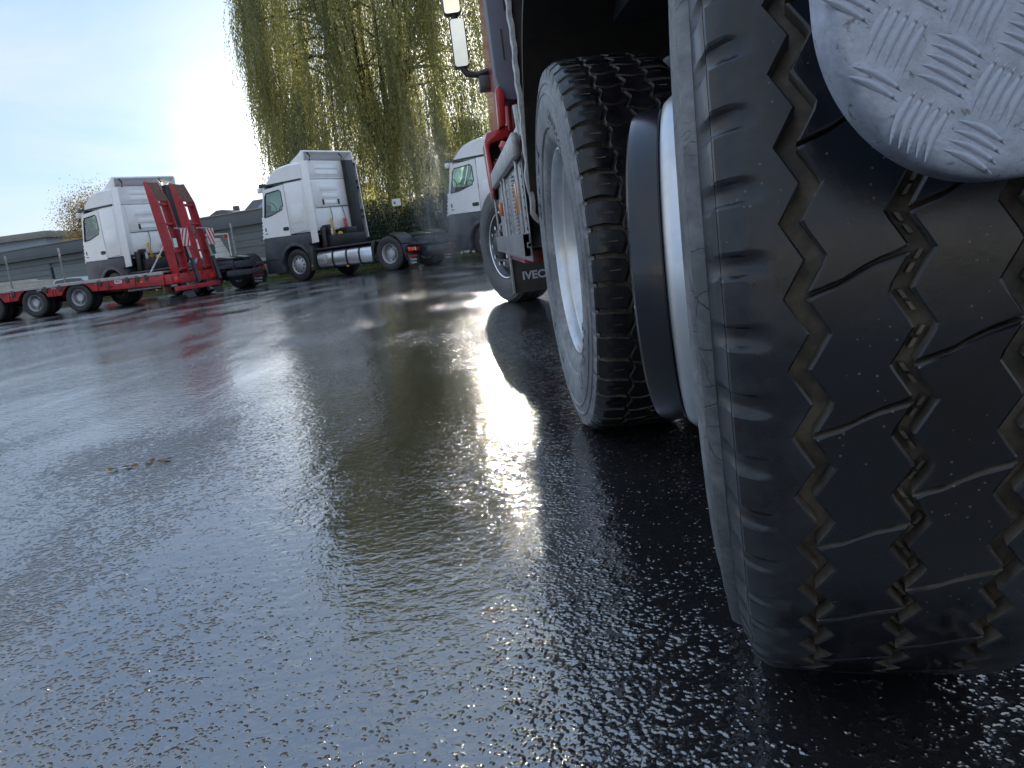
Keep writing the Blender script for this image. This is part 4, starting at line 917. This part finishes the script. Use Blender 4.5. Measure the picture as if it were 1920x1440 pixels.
def ramp(b0, b1, name_shift):
    # raised ramp: two side plates leaning slightly back, rusty top flap, rungs
    r_ = empty('ramp', (0, 0, 0), 0, lo); wd = b1-b0
    def pr(z): return 3.98-0.06*(z-0.6)+0.0
    for (bb, w_) in ((b0, 0.05), (b1-0.05, 0.05)):
        sh_ = -0.10
        v = []; zs = [0.62, 1.5, 2.6, 3.14]; dep = [0.20, 0.27, 0.24, 0.08]
        for z, d in zip(zs, dep):
            o_ = sh_*(z-0.62); 
            for (a, b) in ((pr(z), bb), (pr(z)+d, bb), (pr(z)+d, bb+w_), (pr(z), bb+w_)): v.append((a, b+o_, z))
        MB().add(v, [(k*4+i, k*4+(i+1) % 4, k*4+4+(i+1) % 4, k*4+4+i) for k in range(3) for i in range(4)]+[(3, 2, 1, 0), (12, 13, 14, 15)]).build('side_plate', redt, r_, bevel=0.006)
    m = MB(); v = []
    for z, d in ((2.62, 0.0), (3.12, 0.0)):
        o_ = -0.10*(z-0.62)
        for (a, b) in ((pr(z)+0.09, b0+0.05), (pr(z)+0.12, b0+0.05), (pr(z)+0.12, b1-0.05), (pr(z)+0.09, b1-0.05)): v.append((a+ (0.12 if z < 3 else -0.03), b+o_, z))
    m.add(v, [(i, (i+1) % 4, 4+(i+1) % 4, 4+i) for i in range(4)]+[(3, 2, 1, 0), (4, 5, 6, 7)]); m.build('flap', rust, r_, bevel=0.004)
    for z in (0.82, 1.28, 2.02, 2.54):
        o_ = -0.10*(z-0.62); MB().box(pr(z)+0.05, pr(z)+0.20, b0+0.05+o_, b1-0.05+o_, z-0.03, z+0.03).build('rung', redt, r_, bevel=0.005)
    m = MB(); v = []
    for z in (0.75, 2.5):
        o_ = -0.10*(z-0.62)
        for (a, b) in ((pr(z)-0.0, b0+0.06), (pr(z)+0.02, b0+0.06), (pr(z)+0.02, b1-0.18), (pr(z), b1-0.18)): v.append((a, b+o_, z))
    m.add(v, [(i, (i+1) % 4, 4+(i+1) % 4, 4+i) for i in range(4)]+[(3, 2, 1, 0), (4, 5, 6, 7)]); m.build('tread_mesh', rust, r_)
    return r_
ramp(0.46, 1.02, 0); ramp(1.66, 2.30, 0)
for b_ in (1.05, 2.18):
    MB().tube([(4.20, b_-0.02, 1.55), (4.28, b_, 1.05)], 0.03, 8).build('piston_rod', greyst, lo, smooth=40)
    MB().tube([(4.28, b_, 1.08), (4.36, b_+0.04, 0.42)], 0.06, 10).build('cylinder', chas, lo, smooth=40)
    MB().tube([(4.25, b_-0.5, 1.88), (4.25, b_+0.12, 1.86)], 0.022, 8).build('cross_bar', galv, lo, smooth=40)
for (b0, b1, s_) in ((0.66, 1.02, 1), (1.98, 2.36, -1)):
    cb_ = MB().box(4.34, 4.355, b0, b1, 1.40, 1.86).build('warning_board', chevw, lo)
    for k in range(-3, 4):
        c0 = (b0+b1)/2+k*0.17; hw = 0.042; poly = []
        for (db, z) in ((-hw, 1.40), (hw, 1.40), (hw+s_*0.26, 1.86), (-hw+s_*0.26, 1.86)): poly.append((c0-s_*0.13+db, z))
        # clip the slanted stripe to the board
        def clip(P_, f_, lim):
            out = []
            for i in range(len(P_)):
                a, b = P_[i], P_[(i+1) % len(P_)]; ia, ib = f_(a[0], lim), f_(b[0], lim)
                if ia: out.append(a)
                if ia != ib: u = (lim-a[0])/(b[0]-a[0]); out.append((lim, a[1]+u*(b[1]-a[1])))
            return out
        P_ = clip(poly, lambda x, l: x >= l, b0)
        P_ = clip(P_, lambda x, l: x <= l, b1) if len(P_) > 2 else []
        if len(P_) > 2: MB().prism(P_, 4.355, 4.358, axis=0).build('stripe', chevr, cb_)
m = MB(); m.box(3.95, 4.15, 0.10, 2.40, 0.44, 0.70); m.build('tail_beam', redt, lo, bevel=0.01)
MB().box(4.16, 4.28, 0.15, 2.35, 0.24, 0.36).build('bumper', redt, lo, bevel=0.01)
MB().box(4.15, 4.19, 0.20, 0.45, 0.46, 0.60).build('tail_light', redl, lo, bevel=0.01); MB().box(4.15, 4.19, 2.05, 2.30, 0.46, 0.60).build('tail_light', redl, lo, bevel=0.01)
MB().box(3.86, 3.90, 0.10, 0.45, 0.20, 0.44).build('bracket', rust, lo, bevel=0.006)
for b_ in (0.42, 1.95):
    mf = MB().prism([(4.18, 0.30), (4.19, 0.30), (4.34, 0.03), (4.33, 0.03)], b_, b_+0.44, axis=1).build('mud_flap', blackp, lo)
    text('lettering', 'ELZERMAN', 0.07, letr, mf, (4.235, b_+0.04, 0.20), (rad(62), 0, PI/2), 0.001, 0.95, heavy=0.003)
    text('lettering', 'Trailers', 0.07, letw, mf, (4.285, b_+0.06, 0.11), (rad(62), 0, PI/2), 0.001, 1.1, heavy=0.003)
MB().tube([(3.55, 0.15, 0.78), (3.9, 0.35, 1.35), (3.98, 0.5, 1.55)], 0.025, 6).build('lifting_strut', galv, lo, smooth=40)
MB().prism([(0.36, 1.38), (0.52, 1.38), (0.50, 1.62), (0.34, 1.62)], 4.27, 4.28, axis=0).build('info_plate', chevw, lo)
MB().prism([(1.30, 0.82), (1.55, 0.95), (1.60, 1.05), (1.34, 0.93)], 4.1, 4.14, axis=0).build('blue_tag', pmat('blue_tag_paint', (0.25, 0.42, 0.50), 0.5), lo)

# ---------------------------------------------------------------- fence
fence = empty('mesh_fence', tuple(fp(0)), 0); tag(fence, 'dark wire mesh fence with grey posts running behind the parked trucks', 'fence')
O = fp(0)
def LOCAL(p): return (p[0]-O.x, p[1]-O.y, p[2]-O.z)
FH = 2.25; step = 2.75; npan = int((FL-0.5)/step)
for i in range(npan+1):
    p = fp(4+i*step) if 0 else fp(i*step)
    if i % 3 == 1 or i < 2 or i > 8: pass
    mb = MB(); mb.tube([LOCAL((p.x, p.y, 0.0)), LOCAL((p.x, p.y, FH+0.18))], 0.04, 8); mb.build('post', postm if i < 10 else wirem, fence, smooth=40)
    # strengthening cross foot
for i in range(npan):
    mb = MB(); a, b = fp(i*step, -0.04), fp((i+1)*step, -0.04)
    for k in range(11):
        z = 0.08+k*0.215; 
        for dz in (0,): mb.tube([LOCAL((a.x, a.y, z)), LOCAL((b.x, b.y, z))], 0.0050, 4)
    nv = 54
    for k in range(nv+1):
        q_ = a.lerp(b, k/nv); mb.tube([LOCAL((q_.x, q_.y, 0.05)), LOCAL((q_.x, q_.y, FH))], 0.0025, 3)
    mb.build('mesh_panel', wirem, fence)
sg = empty('fence_sign', (-2.33, 31.0, 2.05), math.atan2(fdir.y, fdir.x)); tag(sg, 'small white sign fixed to the mesh fence under the willow', 'sign')
sp_ = fp((Vector((-2.25, 30.6, 0))-O).dot(fdir), -0.10)
sg.location = (sp_.x, sp_.y, 2.33)
MB().prism(rrect(0, 0, 0.34, 0.26, 0.015), -0.006, 0.006, axis=1).build('board', chevw, sg)
MB().prism([(-0.12, 0.03), (-0.08, 0.05), (-0.06, -0.02), (-0.02, 0.04), (-0.03, -0.05), (-0.09, -0.06)], -0.009, -0.0061, axis=1).build('pictogram', chas, sg)

# ---------------------------------------------------------------- buildings
bA = Vector((-46.0, 57.2, 0)); bB = Vector((-6.6, 35.2, 0)); bd_ = (bB-bA).normalized(); BL = (bB-bA).length
bl = empty('flat_roofed_building', tuple(bA), math.atan2(bd_.y, bd_.x)); tag(bl, 'long low grey clad building with dark flat roof edge behind the fence', 'building')
# local: x along facade, y away
def bx(px): # facade coordinate of the point seen at world x
    return (px-bA.x)/bd_.x
MB().box(0, BL, 0.12, 9, 0, 2.42).build('wall', clad, bl)
MB().box(-0.2, BL+0.15, -0.35, 9.2, 2.43, 3.02).build('roof_fascia', clad2, bl, bevel=0.01)
MB().box(-0.2, BL+0.15, -0.40, 9.25, 3.0201, 3.07).build('roof_edge', rooftrim, bl)
# openings in the facade (x0, x1, z0, z1, kind)
ops = [(BL-16.6, BL-13.4, 0.45, 1.95, 'door'), (BL-11.0, BL-10.4, 0.05, 2.25, 'glass'), (BL-9.9, BL-5.8, 0.75, 1.95, 'wide'), (BL-1.6, BL-0.9, 0.05, 2.2, 'glass'), (BL-28.8, BL-27.3, 0.9, 1.9, 'shop')]
for r_ in range(8):
    z0 = 0.02+r_*0.30; z1 = z0+0.285; x = 0.0; segs = []
    cuts = sorted([(o[0], o[1]) for o in ops if o[2] < z1 and o[3] > z0])
    for (c0, c1) in cuts+[(BL, BL)]:
        while x < c0-1e-3:
            x2 = min(c0, x+5.9); segs.append((x, x2-0.012)); x = x2
        x = max(x, c1)
    for (x0, x1) in segs:
        MB().box(x0, x1, 0.0, 0.118, z0, z1).build('plank', clad, bl, bevel=0.006, seg=1)
for (x0, x1, z0, z1, k) in ops:
    w_ = MB(); w_.box(x0+0.05, x1-0.05, 0.05, 0.06, z0+0.05, z1-0.05)
    wo = w_.build('window', {'door': darkglass, 'glass': darkglass, 'wide': pane_refl, 'shop': pmat('shop_poster', (0.25, 0.38, 0.55), 0.5, nscale=3, nvar=0.7)}[k], bl)
    fm = MB()
    for (a0, a1, c0, c1) in ((x0, x0+0.05, z0, z1), (x1-0.05, x1, z0, z1), (x0+0.0501, x1-0.0501, z0, z0+0.05), (x0+0.0501, x1-0.0501, z1-0.05, z1)): fm.box(a0, a1, -0.03, 0.07, c0, c1)
    if k == 'wide':
        fm.box((x0+x1)/2+0.2, (x0+x1)/2+0.25, -0.02, 0.045, z0+0.051, z1-0.051)
    fm.build('frame', clad2, wo, bevel=0.004)
# pale upper block to the left
ub = empty('pale_blue_building', (-33.0, 58.5, 0), rad(-8)); tag(ub, 'taller pale blue block rising over the grey building at the far left', 'building')
MB().box(-14, 5.0, 0, 8, 0, 4.35).build('wall', blueblk, ub); MB().prism([(-14.4, 4.36), (5.5, 4.36), (5.5, 4.80), (-2.0, 4.80), (-14.4, 4.80)], -0.6, 8.5, axis=1).build('roof', rooftrim, ub, bevel=0.02)
MB().box(5.02, 12.0, 1.0, 8, 0, 3.4).build('annex_wall', blueblk, ub); MB().box(5.0, 12.4, 0.6, 8.4, 3.41, 3.8).build('annex_roof', rooftrim, ub, bevel=0.01)
hs = empty('house_roof', (-16.0, 66.0, 0), rad(-20)); tag(hs, 'distant house whose blue solar panel roof shows over the grey building', 'building')
MB().box(-1.5, 9, 0, 7, 0, 4.0).build('wall', brick, hs)
MB().prism([(-0.4, 3.9), (3.5, 6.1), (7.4, 3.9)], -1.9, 9.4, axis=0).build('roof', brick, hs)
for i in range(6):
    for j in range(2):
        p0 = MB(); x0 = -0.6+i*1.6; s0 = 0.12+j*0.42; s1 = s0+0.40
        def rp_(s): return (-0.4+3.9*s-0.03, 3.9+2.2*s+0.05)
        (ya, za), (yb, zb) = rp_(s0), rp_(s1)
        p0.add([(x0, ya, za), (x0+1.52, ya, za), (x0+1.52, yb, zb), (x0, yb, zb), (x0, ya+0.02, za-0.035), (x0+1.52, ya+0.02, za-0.035), (x0+1.52, yb+0.02, zb-0.035), (x0, yb+0.02, zb-0.035)], [(0, 1, 2, 3), (7, 6, 5, 4), (0, 4, 5, 1), (1, 5, 6, 2), (2, 6, 7, 3), (3, 7, 4, 0)])
        p0.build('solar_panel', solar, hs)
hg = empty('gabled_house', (-20.5, 72.0, 0), rad(-10)); tag(hg, 'small distant gable and chimney peeping over the flat roof beside the raised ramps', 'building')
MB().box(-4.5, 4.0, 0, 6, 0, 4.2).build('wall', brick, hg); MB().prism([(-2.6, 4.21), (0.4, 5.75), (1.0, 5.75), (3.4, 4.21)], -0.4, 6.4, axis=1).build('roof', brick, hg, bevel=0.05)
MB().box(0.6, 1.0, 2.5, 3.0, 5.5, 6.15).build('chimney', brick, hg)
# low pale wall behind the trailer
lw = MB(); lw.prism([(-3.2, 0), (2.4, 0), (2.4, 1.10), (1.0, 1.22), (-0.2, 1.30), (-0.3, 1.38), (-3.2, 1.40)], 0, 0.4, axis=1)
lwo = lw.build('garden_wall', concrete, None, bevel=0.02, loc=(-20.3, 40.0, 0), rot=(0, 0, -0.3)); tag(lwo, 'low pale wall catching sun beyond the trailer deck', 'wall')

# ---------------------------------------------------------------- van and car behind the fence
van = empty('parked_van', (-11.2, 33.6, 0), rad(-24)); tag(van, 'white pickup van with red lamps standing behind the fence by the grey building', 'van')
MB().prism([(-1.6, 0.45), (0.9, 0.45), (0.9, 1.30), (0.55, 2.0), (-0.55, 2.02), (-1.1, 1.35), (-1.6, 1.2)], 0, 1.9, axis=1).build('body', white, van, bevel=0.06)
MB().prism([(-0.95, 1.35), (-0.05, 1.35), (-0.05, 1.88), (-0.52, 1.88)], -0.012, 0.0, axis=1).build('window', glass, van, bevel=0.003)
MB().box(0.9, 0.93, 0.3, 1.0, 1.35, 1.9).build('rear_window', pmat('green_glass', (0.06, 0.13, 0.10), 0.1), van)
MB().box(0.9, 3.2, 0.0, 1.9, 0.60, 0.95).build('load_bed', white, van, bevel=0.02)
m = MB(); m.tube([(0.98, 0.05, 0.95), (0.98, 0.05, 2.12), (0.98, 1.85, 2.12), (0.98, 1.85, 0.95)], 0.035, 8); m.build('roll_bar', white, van, smooth=40)
for b_ in (0.25, 1.55): MB().box(0.96, 1.02, b_, b_+0.24, 1.95, 2.07).build('lamp', redl, van, bevel=0.01)
for a_ in (-0.95, 2.3):
    for b_ in (0.12, 1.78): far_wheel(van, (a_, b_, 0.33), 0.33, 0.2, 0.2, 'convex', b_ > 1)
car = empty('parked_car', (-18.3, 38.8, 0), rad(-28)); car.scale = (1, 1, 0.82); tag(car, 'pale silver car whose roof shows above the trailer deck by the building', 'car')
silv = pmat('silver_car_paint', (0.45, 0.50, 0.55), 0.3, metal=0.5, coat=0.5)
MB().prism([(-2.1, 0.35), (2.1, 0.35), (2.15, 0.85), (1.6, 0.98), (1.1, 1.42), (0.2, 1.50), (-0.8, 1.46), (-1.3, 1.0), (-2.1, 0.82)], 0, 1.75, axis=1).build('body', silv, car, bevel=0.07)
MB().prism([(-1.12, 1.02), (1.35, 1.02), (0.98, 1.36), (0.2, 1.42), (-0.72, 1.39)], -0.01, 0.0, axis=1).build('window', darkglass, car)
for a_ in (-1.3, 1.3):
    for b_ in (0.12, 1.63): far_wheel(car, (a_, b_, 0.32), 0.32, 0.2, 0.2, 'convex', b_ > 1)
rd = empty('red_container', (-15.6, 37.6, 0), rad(-28)); tag(rd, 'red skip seen between the pale car and the white cab', 'skip')
MB().prism([(-0.9, 0), (0.9, 0), (1.1, 1.45), (-1.1, 1.45)], 0, 1.2, axis=1).build('bin', redt, rd, bevel=0.03); MB().box(-1.15, 1.15, -0.05, 1.25, 1.451, 1.52).build('rim', redt, rd, bevel=0.01)

# cream warehouse across the yard, seen only in the truck's mirrors and paint
wh = empty('warehouse', (-4, -46, 0)); tag(wh, 'long cream warehouse across the yard, seen only in the door mirrors', 'building')
MB().box(-34, 30, -10, 0, 0, 6.2).build('wall', pmat('cream_render', (0.30, 0.285, 0.25), 0.8, nscale=0.7, nvar=0.1), wh)
MB().box(-34.4, 30.4, -10.4, 0.3, 6.201, 6.9).build('roof_edge', clad2, wh, bevel=0.02)
for i in range(8): MB().box(-30+i*7.4, -26+i*7.4, 0.0, 0.06, 0.02, 4.2).build('roller_door', clad, wh, bevel=0.01)
# street lamp
lp = empty('street_lamp', (1.1, 37.0, 0)); tag(lp, 'slim grey street lamp between willow and the half hidden cab', 'street lamp')
MB().tube([(0, 0, 0), (0, 0, 5.75)], 0.06, 10, r2=0.04).build('pole', postm, lp, smooth=40)
MB().lathe([(-0.0, 0.0), (0.05, 0.20), (0.10, 0.22), (0.16, 0.16), (0.2, 0.0)], 16).build('lamp_head', greyst, lp, smooth=40, loc=(0, 0, 5.72), rot=(0, -PI/2, 0))

# ---------------------------------------------------------------- vegetation
def leaves(name, P_, D_, ln, wd, mat, parent=None):
    """one diamond leaf at each point P_, long axis D_"""
    n = len(P_); D_ = D_/np.linalg.norm(D_, axis=1, keepdims=True)
    r = rng.normal(size=(n, 3)); s = np.cross(D_, r); s /= np.linalg.norm(s, axis=1, keepdims=True)+1e-9
    ln = ln*rng.uniform(0.6, 1.3, (n, 1)); wd = wd*rng.uniform(0.7, 1.3, (n, 1))
    V = np.empty((n*4, 3)); V[0::4] = P_; V[1::4] = P_+D_*ln*0.45+s*wd; V[2::4] = P_+D_*ln; V[3::4] = P_+D_*ln*0.45-s*wd
    return rawmesh(name, V, np.arange(n*4).reshape(n, 4), mat, parent)
wl = empty('willow_tree', (-2.6, 36.5, 0)); tag(wl, 'tall weeping willow with long yellow green curtains backlit by the sun', 'tree')
tkm = MB()
limbs = []
def limb(p0, p1, r0, r1, bend=0.4, n=8):
    p0, p1 = Vector(p0), Vector(p1); mid = (p0+p1)/2+Vector((random.uniform(-bend, bend), random.uniform(-bend, bend), bend))
    pts_ = [p0*(1-u)**2+mid*2*u*(1-u)+p1*u*u for u in [i/n for i in range(n+1)]]
    tkm.tube(pts_, r0, 8, r2=r1); return pts_
limb((0, 0, 0), (0.2, 0, 4.2), 0.34, 0.26, 0.15)
ends = []
for i in range(15):
    a = 2*PI*i/15+random.uniform(-.15, .15); rr_ = random.uniform(1.8, 3.6); h = random.uniform(9, 15)
    l1 = limb((0.2, 0, 3.6+random.random()), (rr_*math.cos(a), rr_*math.sin(a), h), 0.13, 0.05, 0.9); limbs.append(l1)
    for k in range(5):
        s0 = l1[random.randint(4, 8)]; a2 = a+random.uniform(-1.0, 1.0); r3 = random.uniform(3.2, 5.2)
        e_ = Vector((r3*math.cos(a2), r3*math.sin(a2), s0.z+random.uniform(-1.0, 1.6)))
        limbs.append(limb(s0, e_, 0.05, 0.018, 0.6))
tkm.build('trunk', bark, wl, smooth=40)
# hanging strands: cluster into curtains
starts = []
allp = np.array([tuple(p) for l_ in limbs for p in l_[2:]])
ncl = 590
for c in range(ncl):
    if c < 260: a = rng.uniform(0, 2*PI); R_ = rng.uniform(4.2, 5.3); z0 = rng.uniform(6.0, 15.5)
    else: a = rng.uniform(0, 2*PI); R_ = 5.0*math.sqrt(rng.uniform(0.02, 1)); z0 = rng.uniform(4.5, 15.5)
    Rm = 5.3*min(1.0, 0.66+0.34*((z0-4)/8)) if z0 < 12 else 5.3*(1-0.06*(z0-12))
    R_ = min(R_, Rm)
    starts.append((R_*math.cos(a)*1.02, R_*math.sin(a), z0, rng.uniform(2.5, 6.5)))
Pl, Dl, Pl2, Dl2 = [], [], [], []; stems = MB()
for ci_, (sx, sy, sz, ln) in enumerate(starts):
    dens = rng.integers(8, 14)
    for k in range(dens):
        x, y = sx+rng.normal(0, .19), sy+rng.normal(0, .19); z = sz+rng.normal(0, .35); L_ = ln*rng.uniform(0.6, 1.15)
        L_ = min(L_, z-rng.uniform(0.9, 2.6)); 
        if L_ < 0.6: continue
        m_ = int(L_/0.050); t_ = np.linspace(0, 1, m_)
        ox, oy = rng.normal(0, 0.25, 2); rad_out = np.array([sx, sy])/(math.hypot(sx, sy)+1e-6)
        px_ = x+rad_out[0]*0.35*np.sin(t_*1.5)+ox*t_*0.6+0.04*np.sin(t_*9+k); py_ = y+rad_out[1]*0.35*np.sin(t_*1.5)+oy*t_*0.6+0.04*np.cos(t_*8+k); pz_ = z-L_*t_**1.05+0.25*np.sin(t_*2.2)
        P_ = np.stack([px_, py_, pz_], 1)+rng.normal(0, .02, (m_, 3)); D_ = np.tile(np.array([[0, 0, -1.0]]), (m_, 1))+rng.normal(0, .38, (m_, 3))
        keep = (rng.random(m_) < 0.85) & ((rng.random(m_) < 0.45) | ~((px_ > 2.9) & (px_ < 5.2) & (pz_ > 5.5) & (pz_ < 11.5)))
        (Pl if ci_ % 3 else Pl2).append(P_[keep]); (Dl if ci_ % 3 else Dl2).append(D_[keep])
o = leaves('crown', np.concatenate(Pl), np.concatenate(Dl), 0.15, 0.018, willowm, wl); o['kind'] = 'stuff'
o = leaves('crown', np.concatenate(Pl2), np.concatenate(Dl2), 0.15, 0.018, willowm2, wl); o['kind'] = 'stuff'
print('willow leaves', sum(map(len, Pl))+sum(map(len, Pl2)))

def bush(name, label, cat, loc, rx, ry, rz, n, ln, wd, mat, trunk=True, lumps=40, group=None, zc=None):
    b_ = empty(name, loc); tag(b_, label, cat, group)
    if zc is None: zc = rz
    C_ = []
    for i in range(lumps):
        u = rng.normal(size=3); u /= np.linalg.norm(u); u *= rng.uniform(0.35, 1.0)**0.6; C_.append((u[0]*rx*0.8, u[1]*ry*0.8, zc+u[2]*rz*0.8))
    C_ = np.array(C_); idx = rng.integers(0, lumps, n); s_ = min(rx, ry, rz)*0.28
    P_ = C_[idx]+rng.normal(0, s_, (n, 3)); P_ = P_[P_[:, 2] > 0.05]; D_ = rng.normal(size=(len(P_), 3))+np.array([0, 0, 0.2])
    f_ = leaves('foliage', P_, D_, ln, wd, mat, b_); f_['kind'] = 'stuff'
    if trunk:
        m = MB()
        for i in range(min(lumps, 16)):
            c = C_[i]; m.tube([(0, 0, 0), (c[0]*0.4, c[1]*0.4, c[2]*0.55), tuple(c)], 0.07*rz/2, 6, r2=0.012)
        m.build('trunk', bark, b_, smooth=40)
    return b_
bush('autumn_tree', 'sparse yellow brown autumn tree behind the leftmost white cab', 'tree', (-19.3, 46.5, 0), 2.3, 1.9, 1.75, 16000, 0.085, 0.026, autm, lumps=90, zc=4.25)
# dark shrubs behind the fence
for i, (s_, off, h, rx_, lab) in enumerate([(24.6, 2.2, 1.7, 1.7, 'dark evergreen shrub directly behind the rear of the middle cab'), (27.2, 2.0, 1.55, 1.8, 'dark evergreen shrub under the white fence sign'), (29.8, 2.0, 1.75, 1.9, 'dark evergreen shrub above the bare chassis, right of the sign'),
                                         (32.4, 2.6, 1.4, 1.7, 'dark evergreen shrub behind the half hidden cab'), (35.2, 2.2, 1.8, 2.0, 'dark evergreen shrub at the right end of the fence')]):
    p = fp(s_, off); bush('evergreen_shrub', lab, 'shrub', (p.x, p.y, 0), rx_, 1.3, h*0.75, 15000, 0.10, 0.035, hedgem, lumps=70, group='evergreen shrubs behind the fence', zc=h*0.72)
p = fp(31.3, 0.75); bush('yellow_sapling', 'small sapling with broad yellow green leaves left of the half hidden cab', 'tree', (p.x+0.2, p.y-0.15, 0), 0.75, 0.6, 0.95, 420, 0.17, 0.07, yellm, lumps=14, zc=3.1)
p = fp(31.9, 0.6); bush('weed_clump', 'dry brown weeds at the fence foot above the bare chassis', 'weeds', (p.x, p.y, 0), 1.0, 0.35, 0.75, 2400, 0.09, 0.018, dryweed, lumps=26, zc=0.75)
for i, (x0, dx, h) in enumerate(((-1.05, -1.15, 3.2), (-0.85, -1.0, 3.4), (-1.9, -0.8, 2.8))):
    cn_ = MB(); p = fp((Vector((x0+0.6, 30.4, 0))-O).dot(fdir), 0.35)
    cn_.tube([(0, 0, 0), (dx*0.4, 0.05, h*0.55), (dx*0.9, 0.1, h)], 0.018, 5, r2=0.006)
    cno = cn_.build('dry_cane', twig, None, smooth=40, loc=(p.x, p.y, 0.07)); tag(cno, ['long bare cane leaning left behind the fence, the lower of the close pair', 'long bare cane leaning left behind the fence, the upper of the close pair', 'short bare cane leaning left behind the fence under the white sign'][i], 'cane', 'dry canes leaning behind the fence')
# climbing ivy under the willow, hanging on the fence
p = fp(25.3, 0.35); bush('ivy_bush', 'grey green willow shoots and ivy tumbling over the fence behind the middle cab', 'shrub', (p.x, p.y, 0), 1.1, 0.4, 1.35, 9000, 0.11, 0.022, willowm2, lumps=40, zc=1.45)
# background tree line beyond, hides the bare horizon
bush('tree_line', 'soft mass of far trees filling the gap beneath the willow', 'trees', (9.0, 60, 0), 17, 3, 4.5, 36000, 0.35, 0.13, hedgem, lumps=150, zc=3.0)

# fallen leaves
for i, (x, y, lab) in enumerate([(-1.18, 2.66, 'patch'), (-1.13, 2.69, ''), (-1.235, 2.645, ''), (-1.08, 2.68, ''), (-1.02, 1.05, ''), (-1.10, 0.95, ''), (-0.96, 1.16, ''), (-1.2, 1.1, '')]):
    m = MB(); n_ = 10; v = [(0, 0, 0.004)]
    for k in range(n_):
        a = 2*PI*k/n_; r_ = (0.016 if i < 4 else 0.006)*(1+0.35*(k % 2))*(1.5 if k in (0, 5) else 1); v.append((r_*math.cos(a), r_*math.sin(a)*0.6, 0.003+0.004*math.sin(a*2+i)))
    m.add(v, [(0, 1+k, 1+(k+1) % n_) for k in range(n_)])
    o = m.build('fallen_leaf', deadm, None, smooth=1, loc=(x, y, 0.003), rot=(0, 0, i*1.3)); tag(o, 'brown leaf in the loose patch on the wet asphalt left of centre' if i < 4 else 'tiny pale leaf scrap on the asphalt near the lower left', 'leaf', 'brown leaves in the patch' if i < 4 else 'tiny leaf scraps')

# ---------------------------------------------------------------- steam
def steam():
    m = bpy.data.materials.new('steam'); m.use_nodes = True; t = m.node_tree; t.nodes.clear(); n = NT(t)
    v = n.n('ShaderNodeTexCoord').outputs['Object']
    mp = n.n('ShaderNodeMapping', {'Vector': v, 'Scale': (1.0, 1.0, 0.55)}).outputs[0]
    nz = n.noise(mp, 1.6, 5.0, 0.6, 1.2)
    ln_ = n.n('ShaderNodeVectorMath', {0: n.n('ShaderNodeMapping', {'Vector': v, 'Scale': (1/0.95, 1/1.0, 1/2.6)}).outputs[0]}, operation='LENGTH').outputs['Value']
    d = n.math('MULTIPLY', n.ramp(nz, 0.42, 0.75), n.ramp(ln_, 1.0, 0.2))
    pv_ = n.n('ShaderNodeVolumePrincipled', {'Color': (0.92, 0.90, 0.86, 1), 'Density': n.math('MULTIPLY', d, 1.0), 'Anisotropy': 0.55})
    t.links.new(pv_.outputs[0], n.n('ShaderNodeOutputMaterial').inputs['Volume']); return m
sm_ = MB(); n_ = 14; v = []
for i in range(9):
    ph = -PI/2+PI*i/8
    for k in range(n_): a = 2*PI*k/n_; v.append((0.95*math.cos(ph)*math.cos(a), 1.0*math.cos(ph)*math.sin(a), 2.6*math.sin(ph)))
sm_.add(v, [(i*n_+k, i*n_+(k+1) % n_, (i+1)*n_+(k+1) % n_, (i+1)*n_+k) for i in range(8) for k in range(n_)])
so_ = sm_.build('steam', steam(), None, smooth=1, loc=(-0.25, 20.0, 1.45)); so_.rotation_euler = (0, rad(-6), 0); tag(so_, 'thin sunlit steam rising from the wet ground before the half hidden cab', 'steam', kind='stuff')
